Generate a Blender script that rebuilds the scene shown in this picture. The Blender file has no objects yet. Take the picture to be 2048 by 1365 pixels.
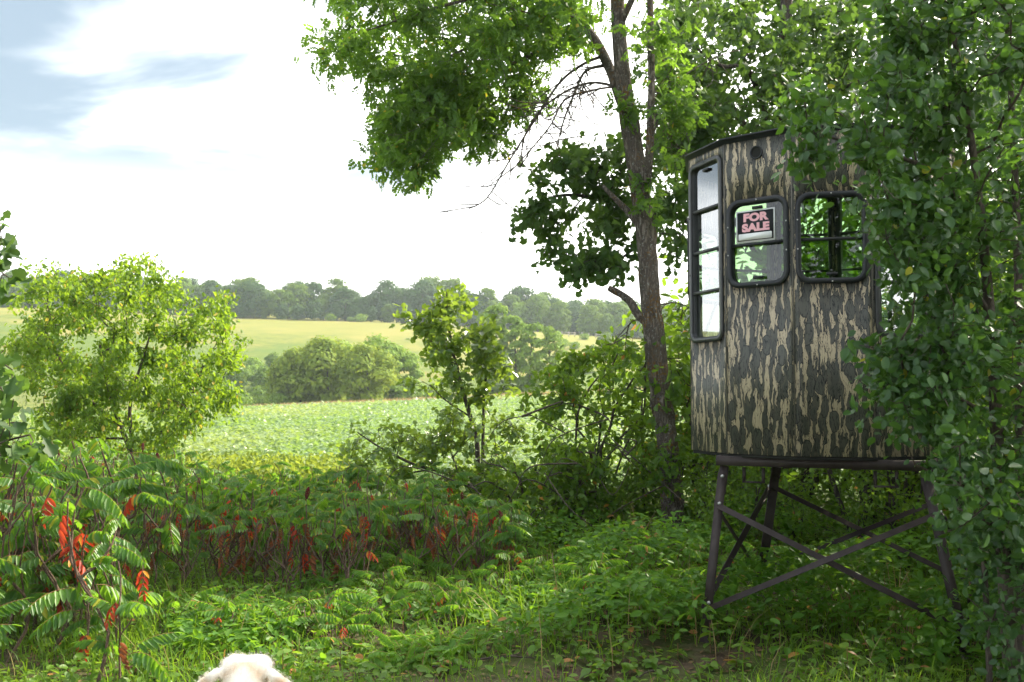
import bpy, bmesh, math, time
import numpy as np
from mathutils import Vector, Matrix, Quaternion
T0 = time.time()
S = bpy.context.scene
C = S.collection
R = math.radians
rng = np.random.default_rng(7)

# ------------------------------------------------------------------ camera, sky, sun, exposure
EYE = np.array([0.0, 0.0, 1.55]); F = 1991.0; HZ = 788.0
PITCH = math.atan((HZ - 682.5) / F)
cam = bpy.data.cameras.new('camera'); cam.lens = 35.0; cam.sensor_width = 36.0
cam.clip_start = 0.05; cam.clip_end = 5000
cam.dof.use_dof = True; cam.dof.focus_distance = 7.4; cam.dof.aperture_fstop = 5.0
co = bpy.data.objects.new('camera', cam); C.objects.link(co)
co.location = EYE; co.rotation_euler = (math.pi / 2 + PITCH, 0, 0)
S.camera = co

SUN_AZ, SUN_EL = 53.0, 39.0           # degrees right of the view axis (+Y), above the horizon
sdir = np.array([math.sin(R(SUN_AZ)) * math.cos(R(SUN_EL)), math.cos(R(SUN_AZ)) * math.cos(R(SUN_EL)), math.sin(R(SUN_EL))])
W = bpy.data.worlds.new('World'); S.world = W; W.use_nodes = True
SKY_STRENGTH, SUN_STRENGTH, EXPOSURE = 0.148, 4.7, 1.40
S.view_settings.view_transform = 'Standard'; S.view_settings.look = 'None'
S.view_settings.gamma = 1.0; S.view_settings.use_curve_mapping = False
S.view_settings.exposure = EXPOSURE

class NT:
    """small node helper"""
    def __init__(self, tree, clear=True):
        self.t = tree
        if clear: tree.nodes.clear()
    def n(self, typ, ins=None, **props):
        nd = self.t.nodes.new(typ)
        for k, v in props.items(): setattr(nd, k, v)
        for k, v in (ins or {}).items():
            s = nd.inputs[k]
            if isinstance(v, bpy.types.NodeSocket): self.t.links.new(v, s)
            else: s.default_value = v
        return nd
    def math(self, op, a, b=0.0, c=0.0, clamp=False):
        nd = self.t.nodes.new('ShaderNodeMath'); nd.operation = op; nd.use_clamp = clamp
        for i, v in enumerate((a, b, c)):
            if isinstance(v, bpy.types.NodeSocket): self.t.links.new(v, nd.inputs[i])
            else: nd.inputs[i].default_value = v
        return nd.outputs[0]
    def mix(self, fac, a, b, blend='MIX'):
        nd = self.t.nodes.new('ShaderNodeMix'); nd.data_type = 'RGBA'; nd.blend_type = blend
        for s, v in ((nd.inputs[0], fac), (nd.inputs[6], a), (nd.inputs[7], b)):
            if isinstance(v, bpy.types.NodeSocket): self.t.links.new(v, s)
            else: s.default_value = v if not isinstance(v, tuple) else (*v, 1)[:4]
        return nd.outputs[2]
    def smooth(self, v, lo, hi):
        nd = self.t.nodes.new('ShaderNodeMapRange'); nd.interpolation_type = 'SMOOTHSTEP'
        self.t.links.new(v, nd.inputs[0]); nd.inputs[1].default_value = lo; nd.inputs[2].default_value = hi
        return nd.outputs[0]
    def ramp(self, v, stops, interp='LINEAR'):
        nd = self.t.nodes.new('ShaderNodeValToRGB'); nd.color_ramp.interpolation = interp
        e = nd.color_ramp.elements
        while len(e) < len(stops): e.new(0.5)
        for el, (p, c) in zip(e, stops): el.position = p; el.color = (*c, 1)
        self.t.links.new(v, nd.inputs[0]); return nd.outputs[0]
    def noise(self, vec, scale, detail=3.0, rough=0.5, dist=0.0):
        ins = {'Scale': scale, 'Detail': detail, 'Roughness': rough, 'Distortion': dist}
        if vec is not None: ins['Vector'] = vec
        return self.n('ShaderNodeTexNoise', ins).outputs[0]
    def mapping(self, vec, scale=(1, 1, 1), loc=(0, 0, 0), rot=(0, 0, 0)):
        return self.n('ShaderNodeMapping', {'Vector': vec, 'Scale': scale, 'Location': loc, 'Rotation': rot}).outputs[0]
    def link(self, a, b): self.t.links.new(a, b)

def build_world():
    k = NT(W.node_tree)
    sky = k.n('ShaderNodeTexSky', sky_type='NISHITA'); sky.sun_disc = False
    sky.sun_elevation = R(SUN_EL); sky.sun_rotation = R(SUN_AZ)
    sky.air_density = 1.0; sky.dust_density = 2.0; sky.ozone_density = 1.0
    d = k.n('ShaderNodeTexCoord').outputs['Generated']
    sp = k.n('ShaderNodeSeparateXYZ', {0: d}); x, y, z = sp.outputs
    zz = k.math('ADD', k.math('MAXIMUM', z, 0.0), 0.22)
    px = k.math('DIVIDE', x, zz); py = k.math('DIVIDE', y, zz)
    p = k.n('ShaderNodeCombineXYZ', {0: px, 1: py, 2: 0.0}).outputs[0]
    big = k.noise(k.mapping(p, (2.0, 3.0, 1), (CLOUD_OFF[0], CLOUD_OFF[1], 0)), 1.0, 5.0, 0.48, 0.3)
    sun = k.n('ShaderNodeVectorMath', {0: d, 1: tuple(sdir)}, operation='DOT_PRODUCT').outputs['Value']
    # thin white overcast, brightest round the veiled sun, with grey-blue gaps away from it
    away = k.math('MULTIPLY', k.math('SUBTRACT', sun, 0.475), 1.5)
    g = k.math('SUBTRACT', big, k.math('MAXIMUM', away, -0.05))
    low = k.smooth(z, 0.10, 0.24)
    gap = k.math('MULTIPLY', k.smooth(g, 0.27, 0.64), low)
    cloud = k.mix(k.smooth(sun, -0.6, 0.9), (7.3, 7.6, 7.9), (9.8, 9.6, 9.2))
    blue = k.mix(0.85, sky.outputs[0], (1.08, 1.38, 1.62))
    col = k.mix(gap, cloud, blue)
    bg = k.n('ShaderNodeBackground', {'Color': col, 'Strength': SKY_STRENGTH})
    out = k.n('ShaderNodeOutputWorld', {'Surface': bg.outputs[0]})
CLOUD_OFF = (24.15, 16.55)
build_world()

sl = bpy.data.lights.new('sun', 'SUN'); sl.energy = SUN_STRENGTH; sl.angle = R(1.2); sl.color = (1.0, 0.90, 0.72)
so = bpy.data.objects.new('sun', sl); C.objects.link(so)
so.rotation_euler = Vector(sdir).to_track_quat('Z', 'Y').to_euler(); so.location = (30, 30, 40)

S.render.engine = 'CYCLES'
S.cycles.use_denoising = True
S.cycles.max_bounces = 8; S.cycles.diffuse_bounces = 4; S.cycles.glossy_bounces = 3
S.cycles.transmission_bounces = 4; S.cycles.transparent_max_bounces = 12; S.cycles.volume_bounces = 1
S.cycles.use_adaptive_sampling = True; S.cycles.adaptive_threshold = 0.02
S.cycles.caustics_reflective = False; S.cycles.caustics_refractive = False
S.cycles.sample_clamp_indirect = 6.0

# ------------------------------------------------------------------ helpers
def PX(u, v, d):
    """the place that lies at depth d (metres along +Y) behind a point of the photograph"""
    a = (u - 1024) / F; b = (682.5 - v) / F
    dy = math.cos(PITCH) - b * math.sin(PITCH); dz = math.sin(PITCH) + b * math.cos(PITCH)
    return np.array([a * d / dy, d, EYE[2] + dz * d / dy])
def GX(u, d): return (u - 1024) / F * d
def to_px(P):
    q = np.atleast_2d(P) - EYE
    c, s = math.cos(PITCH), math.sin(PITCH)
    dd = q[:, 1] * c + q[:, 2] * s; w = -q[:, 1] * s + q[:, 2] * c
    dd = np.where(dd < 0.05, 0.05, dd)
    return 1024 + F * q[:, 0] / dd, 682.5 - F * w / dd, dd

def sstep(a, b, x):
    t = np.clip((x - a) / (b - a), 0, 1); return t * t * (3 - 2 * t)
def terrain(x, y):
    x = np.asarray(x, float); y = np.asarray(y, float)
    near = 0.03 * np.sin(x * 1.3 + 0.4) * np.cos(y * 0.9) + 0.02 * np.sin(x * 2.7 - y * 1.9)
    z = near * (1 - sstep(14, 30, y))
    crest = 1.0 + 0.045 * np.clip(x, -60, 40)                 # field swells up to the right
    z = z + crest * sstep(18, 112, y) * (1 - sstep(118, 150, y)) - 2.6 * sstep(116, 150, y) * (1 - sstep(150, 230, y))
    hill = 20.6 - 0.055 * np.clip(x, -120, 130)
    t = sstep(132, 300, y)
    z = z + hill * (0.55 * t + 0.45 * np.clip((y - 140) / 160, 0, 1)) + 0.006 * np.clip(y - 300, 0, 2000)
    z = z + 0.7 * sstep(120, 180, y) * np.sin(x * 0.045 + y * 0.02) * np.cos(y * 0.035)
    z = z + 5.0 * sstep(306, 335, y)                          # the wooded rise behind the first trees
    return z

def mesh_np(name, V, Fc, mats, uv=None, smooth=False, midx=None):
    """V (n,3), Fc list of (m,k) int arrays"""
    me = bpy.data.meshes.new(name)
    if not isinstance(Fc, (list, tuple)): Fc = [Fc]
    Fc = [np.asarray(f, np.int32) for f in Fc if len(f)]
    V = np.ascontiguousarray(V, np.float32)
    me.vertices.add(len(V)); me.vertices.foreach_set('co', V.ravel())
    nl = sum(f.size for f in Fc); npl = sum(len(f) for f in Fc)
    me.loops.add(nl); me.loops.foreach_set('vertex_index', np.concatenate([f.ravel() for f in Fc]))
    me.polygons.add(npl)
    tot = np.concatenate([np.full(len(f), f.shape[1], np.int32) for f in Fc])
    st = np.concatenate([[0], np.cumsum(tot)[:-1]]).astype(np.int32)
    me.polygons.foreach_set('loop_start', st); me.polygons.foreach_set('loop_total', tot)
    if smooth: me.polygons.foreach_set('use_smooth', np.ones(npl, bool))
    if midx is not None: me.polygons.foreach_set('material_index', np.asarray(midx, np.int32))
    for m in (mats if isinstance(mats, (list, tuple)) else [mats]): me.materials.append(m)
    me.update(calc_edges=True)
    return me

def obj(name, me, parent=None, loc=None):
    o = bpy.data.objects.new(name, me); C.objects.link(o)
    if parent is not None: o.parent = parent
    if loc is not None: o.location = loc
    return o
def tag(o, label, cat, group=None):
    o['label'] = label; o['category'] = cat
    if group: o['group'] = group
    return o
def thing(name, label, cat, loc=(0, 0, 0), rz=0.0, group=None, scale=1.0):
    o = bpy.data.objects.new(name, None); C.objects.link(o)
    o.empty_display_size = 0.2
    o.location = loc; o.rotation_euler = (0, 0, rz); o.scale = (scale,) * 3 if np.isscalar(scale) else scale
    return tag(o, label, cat, group)
def struct(o): o['kind'] = 'structure'; return o
def stuff(o): o['kind'] = 'stuff'; return o
def dup(root, loc, rz, scale=1.0, label=None, group=None):
    r = root.copy(); C.objects.link(r)
    r.location = loc; r.rotation_euler = (0, 0, rz); r.scale = (scale,) * 3 if np.isscalar(scale) else scale
    if label: r['label'] = label
    if group: r['group'] = group
    for ch in root.children:
        c = ch.copy(); C.objects.link(c); c.parent = r
        for g in ch.children:
            d = g.copy(); C.objects.link(d); d.parent = c
    return r

def box_vf(c, ax, ay, az, hx, hy, hz):
    c = np.asarray(c, float); out = []
    for sx, sy, sz in ((-1,-1,-1),(1,-1,-1),(1,1,-1),(-1,1,-1),(-1,-1,1),(1,-1,1),(1,1,1),(-1,1,1)):
        out.append(c + sx*hx*np.asarray(ax) + sy*hy*np.asarray(ay) + sz*hz*np.asarray(az))
    return np.array(out), np.array([[0,3,2,1],[4,5,6,7],[0,1,5,4],[1,2,6,5],[2,3,7,6],[3,0,4,7]])
class MB:
    def __init__(self): self.V = []; self.F = {}; self.n = 0
    def add(self, V, Fs):
        V = np.asarray(V, float)
        for f in Fs: self.F.setdefault(len(f), []).append([i + self.n for i in f])
        self.V.append(V); self.n += len(V); return self
    def box(self, c, hx, hy, hz, ax=(1,0,0), ay=(0,1,0), az=(0,0,1)):
        return self.add(*box_vf(c, ax, ay, az, hx, hy, hz))
    def bar(self, a, b, w, t, side):
        a = np.asarray(a, float); b = np.asarray(b, float); d = b - a; L = np.linalg.norm(d); d /= L
        s = np.asarray(side, float); s = s - d * (s @ d); s /= np.linalg.norm(s); u = np.cross(d, s)
        return self.box((a + b) / 2, w / 2, t / 2, L / 2, s, u, d)
    def prism(self, a, b, prof, side):
        """extrude a closed 2-D outline (list of (s,t)) from a to b"""
        a = np.asarray(a, float); b = np.asarray(b, float); d = b - a; d = d / np.linalg.norm(d)
        s = np.asarray(side, float); s = s - d * (s @ d); s /= np.linalg.norm(s); u = np.cross(d, s)
        n = len(prof)
        V = [p0 + x * s + y * u for p0 in (a, b) for x, y in prof]
        Fs = [[i, (i + 1) % n, n + (i + 1) % n, n + i] for i in range(n)] + [list(range(n))[::-1], list(range(n, 2 * n))]
        return self.add(V, Fs)
    def cyl(self, a, b, r, n=12):
        return self.prism(a, b, [(r * math.cos(2 * math.pi * i / n), r * math.sin(2 * math.pi * i / n)) for i in range(n)],
                          (0.31, 0.52, 0.79))
    def mesh(self, name, mat, smooth=False, off=(0, 0, 0)):
        me = mesh_np(name, np.concatenate(self.V) - np.asarray(off), [np.array(f) for f in self.F.values()], mat, smooth=smooth)
        bm = bmesh.new(); bm.from_mesh(me); bmesh.ops.recalc_face_normals(bm, faces=bm.faces[:]); bm.to_mesh(me); bm.free()
        return me

# ------------------------------------------------------------------ materials
def mat(name):
    m = bpy.data.materials.new(name); m.use_nodes = True
    return m, NT(m.node_tree)
def out(k, sh, disp=None): k.n('ShaderNodeOutputMaterial', {'Surface': sh})

def leaf_mat(name, dark, light, trans, tfac=0.42, rough=0.42, spec=0.35, yellow=None, yfrac=0.0, patch=0.0):
    m, k = mat(name)
    isl = k.n('ShaderNodeNewGeometry').outputs['Random Per Island']
    ob = k.n('ShaderNodeObjectInfo').outputs['Random']
    r = k.math('FRACT', k.math('ADD', isl, ob))
    r2 = k.math('FRACT', k.math('MULTIPLY', r, 37.31))
    pos = k.n('ShaderNodeNewGeometry').outputs['Position']
    nz = k.noise(pos, 1.7, 2.0)
    f = k.math('ADD', k.math('MULTIPLY', r, 0.75), k.math('MULTIPLY', k.math('SUBTRACT', nz, 0.5), 0.9), clamp=True)
    col = k.mix(f, dark, light)
    tcol = k.mix(f, tuple(c * 0.75 for c in trans), trans)
    if patch:
        pn = k.smooth(k.noise(k.mapping(pos, (0.10, 0.035, 0.1), (3, 1, 0)), 1.0, 4.0, 0.6), 0.42, 0.66)
        col = k.mix(k.math('MULTIPLY', pn, patch), col, (0.26, 0.31, 0.10)); tcol = k.mix(k.math('MULTIPLY', pn, patch), tcol, (0.50, 0.54, 0.12))
    if yellow:
        yk = k.math('LESS_THAN', r2, yfrac)
        col = k.mix(yk, col, yellow); tcol = k.mix(yk, tcol, tuple(min(1, c * 1.3) for c in yellow))
    p = k.n('ShaderNodeBsdfPrincipled', {'Base Color': col, 'Roughness': rough, 'Specular IOR Level': spec})
    t = k.n('ShaderNodeBsdfTranslucent', {'Color': tcol})
    ms = k.n('ShaderNodeMixShader', {0: tfac, 1: p.outputs[0], 2: t.outputs[0]})
    out(k, ms.outputs[0]); return m

M = {}
M['ash_leaf'] = leaf_mat('ash_leaf', (0.048, 0.112, 0.020), (0.105, 0.190, 0.028), (0.28, 0.50, 0.04), 0.48, 0.45, 0.3, yellow=(0.42, 0.36, 0.03), yfrac=0.008)
M['oak_leaf'] = leaf_mat('oak_leaf', (0.030, 0.074, 0.020), (0.066, 0.132, 0.030), (0.19, 0.34, 0.04), 0.36, 0.5, 0.25)
M['sapling_leaf'] = leaf_mat('sapling_leaf', (0.055, 0.125, 0.022), (0.125, 0.200, 0.035), (0.38, 0.54, 0.05), 0.44, 0.26, 0.8)
M['bush_leaf'] = leaf_mat('bush_leaf', (0.045, 0.115, 0.014), (0.125, 0.225, 0.022), (0.38, 0.56, 0.03), 0.46, 0.42, 0.3, yellow=(0.42, 0.34, 0.05), yfrac=0.02)
M['shrub_leaf'] = leaf_mat('shrub_leaf', (0.042, 0.105, 0.014), (0.110, 0.190, 0.022), (0.32, 0.52, 0.03), 0.44, 0.42, 0.3, yellow=(0.40, 0.20, 0.04), yfrac=0.010)
M['buckthorn_leaf'] = leaf_mat('buckthorn_leaf', (0.026, 0.074, 0.020), (0.062, 0.138, 0.032), (0.16, 0.34, 0.03), 0.32, 0.36, 0.42, yellow=(0.34, 0.34, 0.03), yfrac=0.004)
M['wood_leaf'] = leaf_mat('wood_leaf', (0.030, 0.075, 0.022), (0.060, 0.125, 0.030), (0.20, 0.38, 0.05), 0.36)
M['far_dark'] = leaf_mat('far_dark', (0.036, 0.080, 0.030), (0.070, 0.130, 0.040), (0.15, 0.26, 0.05), 0.20, 0.7, 0.1)
M['far_mid'] = leaf_mat('far_mid', (0.070, 0.135, 0.026), (0.160, 0.240, 0.040), (0.32, 0.46, 0.05), 0.22, 0.7, 0.1)
M['far_olive'] = leaf_mat('far_olive', (0.110, 0.180, 0.020), (0.250, 0.320, 0.038), (0.44, 0.54, 0.05), 0.26, 0.7, 0.1)
M['far_light'] = leaf_mat('far_light', (0.130, 0.225, 0.038), (0.220, 0.320, 0.052), (0.38, 0.54, 0.06), 0.25, 0.7, 0.1)
M['sumac_leaf'] = leaf_mat('sumac_leaf', (0.034, 0.112, 0.018), (0.105, 0.210, 0.024), (0.30, 0.56, 0.03), 0.42, 0.38, 0.35, yellow=(0.36, 0.36, 0.03), yfrac=0.03)
M['sumac_red'] = leaf_mat('sumac_red', (0.26, 0.018, 0.012), (0.68, 0.095, 0.028), (0.75, 0.10, 0.03), 0.36, 0.45, 0.3, yellow=(0.60, 0.26, 0.04), yfrac=0.12)
M['seedling_leaf'] = leaf_mat('seedling_leaf', (0.048, 0.140, 0.014), (0.112, 0.230, 0.022), (0.30, 0.56, 0.03), 0.42, 0.45, 0.22, yellow=(0.40, 0.22, 0.06), yfrac=0.008)
M['weed_leaf'] = leaf_mat('weed_leaf', (0.070, 0.160, 0.018), (0.160, 0.270, 0.030), (0.38, 0.58, 0.04), 0.42, 0.45, 0.3, yellow=(0.42, 0.20, 0.06), yfrac=0.025)
M['fern_leaf'] = leaf_mat('fern_leaf', (0.09, 0.22, 0.02), (0.16, 0.33, 0.03), (0.36, 0.62, 0.04), 0.42, 0.45)
M['grass'] = leaf_mat('grass', (0.060, 0.150, 0.012), (0.140, 0.250, 0.022), (0.34, 0.56, 0.03), 0.40, 0.45, 0.2, yellow=(0.36, 0.30, 0.12), yfrac=0.010)
M['dry_grass'] = leaf_mat('dry_grass', (0.30, 0.20, 0.09), (0.45, 0.33, 0.16), (0.5, 0.36, 0.16), 0.3, 0.6, 0.2)
M['soy_leaf'] = leaf_mat('soy_leaf', (0.085, 0.165, 0.045), (0.19, 0.29, 0.095), (0.34, 0.50, 0.10), 0.36, 0.42, 0.5, patch=0.6)
M['strip_leaf'] = leaf_mat('strip_leaf', (0.110, 0.190, 0.028), (0.205, 0.275, 0.045), (0.42, 0.50, 0.06), 0.42, 0.5, 0.25)
M['litter'] = leaf_mat('litter', (0.11, 0.065, 0.035), (0.24, 0.15, 0.08), (0.25, 0.14, 0.06), 0.15, 0.7, 0.2)

def bark_mat(name, dark, mid, lichen=0.0, vs=(26, 26, 5), bump=0.7):
    m, k = mat(name)
    tc = k.n('ShaderNodeTexCoord').outputs['Object']
    v = k.mapping(tc, vs)
    rid = k.noise(v, 1.0, 5.0, 0.62, 0.6)
    rd = k.math('ABSOLUTE', k.math('SUBTRACT', rid, 0.5))
    ridge = k.smooth(rd, 0.0, 0.13)
    col = k.mix(ridge, dark, mid)
    col = k.mix(k.math('MULTIPLY', k.noise(tc, 3.0, 3.0), 0.5), col, tuple(c * 1.5 for c in mid))
    if lichen > 0:
        a = k.smooth(k.noise(tc, 3.3, 4.0, 0.6), 0.50, 0.62); b = k.smooth(k.noise(tc, 34.0, 3.0, 0.7), 0.47, 0.60)
        col = k.mix(k.math('MULTIPLY', k.math('MULTIPLY', a, b), 0.85 * lichen), col, (0.20, 0.105, 0.022))
        c2 = k.smooth(k.noise(k.mapping(tc, (1, 1, 1), (7, 3, 1)), 42.0, 2.0, 0.6), 0.60, 0.68)
        col = k.mix(k.math('MULTIPLY', c2, 0.8 * lichen), col, (0.30, 0.31, 0.28))
    bp = k.n('ShaderNodeBump', {'Height': ridge, 'Strength': bump, 'Distance': 0.015})
    p = k.n('ShaderNodeBsdfPrincipled', {'Base Color': col, 'Roughness': 0.9, 'Specular IOR Level': 0.15, 'Normal': bp.outputs[0]})
    out(k, p.outputs[0]); return m
M['ash_bark'] = bark_mat('ash_bark', (0.036, 0.029, 0.024), (0.185, 0.155, 0.130), 1.0, (30, 30, 7), 1.0)
M['oak_bark'] = bark_mat('oak_bark', (0.022, 0.018, 0.016), (0.085, 0.072, 0.062), 0.3)
M['twig_bark'] = bark_mat('twig_bark', (0.030, 0.024, 0.020), (0.105, 0.085, 0.068), 0.0, (40, 40, 12), 0.3)
M['sumac_bark'] = bark_mat('sumac_bark', (0.060, 0.040, 0.030), (0.165, 0.115, 0.085), 0.0, (40, 40, 30), 0.3)
M['far_bark'] = bark_mat('far_bark', (0.05, 0.04, 0.035), (0.11, 0.095, 0.08), 0.0, (6, 6, 2), 0.2)

def plain(name, col, rough=0.6, spec=0.3, metal=0.0, var=0.15, nscale=8.0, bump=0.0):
    m, k = mat(name)
    tc = k.n('ShaderNodeTexCoord').outputs['Object']
    nz = k.noise(tc, nscale, 4.0, 0.6)
    c = k.mix(k.smooth(nz, 0.3, 0.7), tuple(x * (1 - var) for x in col), tuple(min(1, x * (1 + var)) for x in col))
    ins = {'Base Color': c, 'Roughness': rough, 'Specular IOR Level': spec, 'Metallic': metal}
    if bump: ins['Normal'] = k.n('ShaderNodeBump', {'Height': nz, 'Strength': bump, 'Distance': 0.01}).outputs[0]
    p = k.n('ShaderNodeBsdfPrincipled', ins); out(k, p.outputs[0]); return m
M['black_frame'] = plain('black_frame', (0.016, 0.018, 0.021), 0.42, 0.4)
M['grey_frame'] = plain('grey_frame', (0.045, 0.047, 0.050), 0.38, 0.5)
M['tower_steel'] = plain('tower_steel', (0.040, 0.029, 0.027), 0.55, 0.35, 0.0, 0.25, 12.0)
M['bolt'] = plain('bolt', (0.55, 0.55, 0.53), 0.35, 0.5, 0.8)
M['roof'] = plain('roof', (0.022, 0.024, 0.030), 0.45, 0.4)
M['inside'] = plain('inside', (0.030, 0.030, 0.028), 0.9, 0.1)
M['sign_black'] = plain('sign_black', (0.018, 0.019, 0.022), 0.45, 0.3, var=0.05)
M['sign_white'] = plain('sign_white', (0.88, 0.89, 0.86), 0.5, 0.3, var=0.04)
M['sign_pink'] = plain('sign_pink', (0.95, 0.50, 0.55), 0.5, 0.3, var=0.06)
M['fruit'] = plain('fruit', (0.11, 0.012, 0.016), 0.7, 0.2, var=0.4, nscale=60)
M['old_wood'] = plain('old_wood', (0.33, 0.30, 0.26), 0.8, 0.2)

def camo_mat():
    m, k = mat('camo_wall')
    uv = k.n('ShaderNodeUVMap').outputs[0]
    wob = k.n('ShaderNodeTexNoise', {'Vector': k.mapping(uv, (16, 9, 1)), 'Scale': 1.0, 'Detail': 4.0}).outputs['Color']
    wv = k.n('ShaderNodeVectorMath', {0: wob, 1: (0.5, 0.5, 0.5)}, operation='SUBTRACT').outputs[0]
    wv = k.n('ShaderNodeVectorMath', {0: wv, 'Scale': 0.050}, operation='SCALE').outputs[0]
    p = k.n('ShaderNodeVectorMath', {0: uv, 1: wv}, operation='ADD').outputs[0]
    A = k.noise(k.mapping(p, (38, 4.6, 1)), 1.0, 3.0, 0.50)
    Cc = k.noise(k.mapping(p, (18, 5.2, 1), (3.1, 5.2, 0)), 1.0, 2.0, 0.5)
    B = k.noise(k.mapping(p, (76, 7, 1), (1.7, 9.0, 0)), 1.0, 3.0, 0.55)
    base = k.ramp(Cc, [(0.0, (0.082, 0.082, 0.070)), (0.44, (0.112, 0.108, 0.088)), (0.52, (0.132, 0.120, 0.094)), (0.60, (0.094, 0.096, 0.084))], 'CONSTANT')
    grain = k.noise(k.mapping(uv, (210, 9, 1)), 1.0, 2.0, 0.6)
    base = k.mix(k.math('MULTIPLY', grain, 0.55), base, (0.050, 0.054, 0.056))
    tan = k.mix(Cc, (0.54, 0.45, 0.31), (0.44, 0.36, 0.245))
    tan = k.mix(k.math('MULTIPLY', k.smooth(grain, 0.5, 0.75), 0.28), tan, (0.16, 0.125, 0.085))
    col = base
    line = k.math('LESS_THAN', k.math('ABSOLUTE', k.math('SUBTRACT', B, 0.5)), 0.014)
    col = k.mix(k.math('GREATER_THAN', A, 0.490), col, (0.020, 0.021, 0.024))
    col = k.mix(k.math('GREATER_THAN', A, 0.512), col, tan)
    col = k.mix(line, col, (0.017, 0.018, 0.021))
    # rounded bark plates over the streaks
    vo = k.n('ShaderNodeTexVoronoi', {'Vector': k.mapping(p, (12, 5.0, 1), (0.3, 0.15, 0)), 'Scale': 1.0, 'Randomness': 0.72}, voronoi_dimensions='2D', feature='F1')
    d = vo.outputs['Distance']
    pl = k.mix(grain, (0.120, 0.116, 0.095), (0.074, 0.078, 0.073))
    pl = k.mix(k.math('LESS_THAN', k.math('ABSOLUTE', k.math('SUBTRACT', B, 0.47)), 0.020), pl, (0.022, 0.024, 0.027))
    keep = k.math('GREATER_THAN', k.n('ShaderNodeSeparateColor', {0: vo.outputs['Color']}).outputs[0], 0.38)
    col = k.mix(k.math('MULTIPLY', keep, k.math('LESS_THAN', d, 0.325)), col, (0.020, 0.021, 0.024))
    col = k.mix(k.math('MULTIPLY', keep, k.math('LESS_THAN', d, 0.300)), col, pl)
    dirt = k.noise(k.mapping(uv, (5, 2, 1)), 1.0, 5.0, 0.65)
    col = k.mix(k.math('MULTIPLY', k.smooth(dirt, 0.45, 0.8), 0.22), col, (0.16, 0.155, 0.14))
    bp = k.n('ShaderNodeBump', {'Height': dirt, 'Strength': 0.06, 'Distance': 0.02})
    s = k.n('ShaderNodeBsdfPrincipled', {'Base Color': col, 'Roughness': 0.48, 'Specular IOR Level': 0.35, 'Normal': bp.outputs[0]})
    out(k, s.outputs[0]); return m
M['camo'] = camo_mat()

def glass_mat(name, ior, tint):
    m, k = mat(name)
    geo = k.n('ShaderNodeNewGeometry')
    tc = k.n('ShaderNodeTexCoord').outputs['Object']
    bf = geo.outputs['Backfacing']
    i = k.math('ADD', k.math('MULTIPLY', bf, 1.0 / ior - ior), ior)
    wav = k.n('ShaderNodeBump', {'Height': k.noise(tc, 5.0, 1.0), 'Strength': 0.012, 'Distance': 0.02})
    fr = k.n('ShaderNodeFresnel', {'IOR': i}).outputs[0]
    smear = k.smooth(k.noise(tc, 9.0, 5.0, 0.65), 0.45, 0.8)
    tr = k.n('ShaderNodeBsdfTransparent', {'Color': (*tint, 1)})
    gl = k.n('ShaderNodeBsdfGlossy', {'Color': (0.96, 0.98, 1.0, 1), 'Roughness': 0.02, 'Normal': wav.outputs[0]})
    df = k.n('ShaderNodeBsdfDiffuse', {'Color': (0.45, 0.46, 0.44, 1)})
    a = k.n('ShaderNodeMixShader', {0: fr, 1: tr.outputs[0], 2: gl.outputs[0]})
    b = k.n('ShaderNodeMixShader', {0: k.math('MULTIPLY', smear, 0.05), 1: a.outputs[0], 2: df.outputs[0]})
    out(k, b.outputs[0]); return m
M['glass'] = glass_mat('glass', 1.6, (0.44, 0.58, 0.40))
M['mirror_glass'] = glass_mat('mirror_glass', 3.6, (0.60, 0.68, 0.66))

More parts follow.
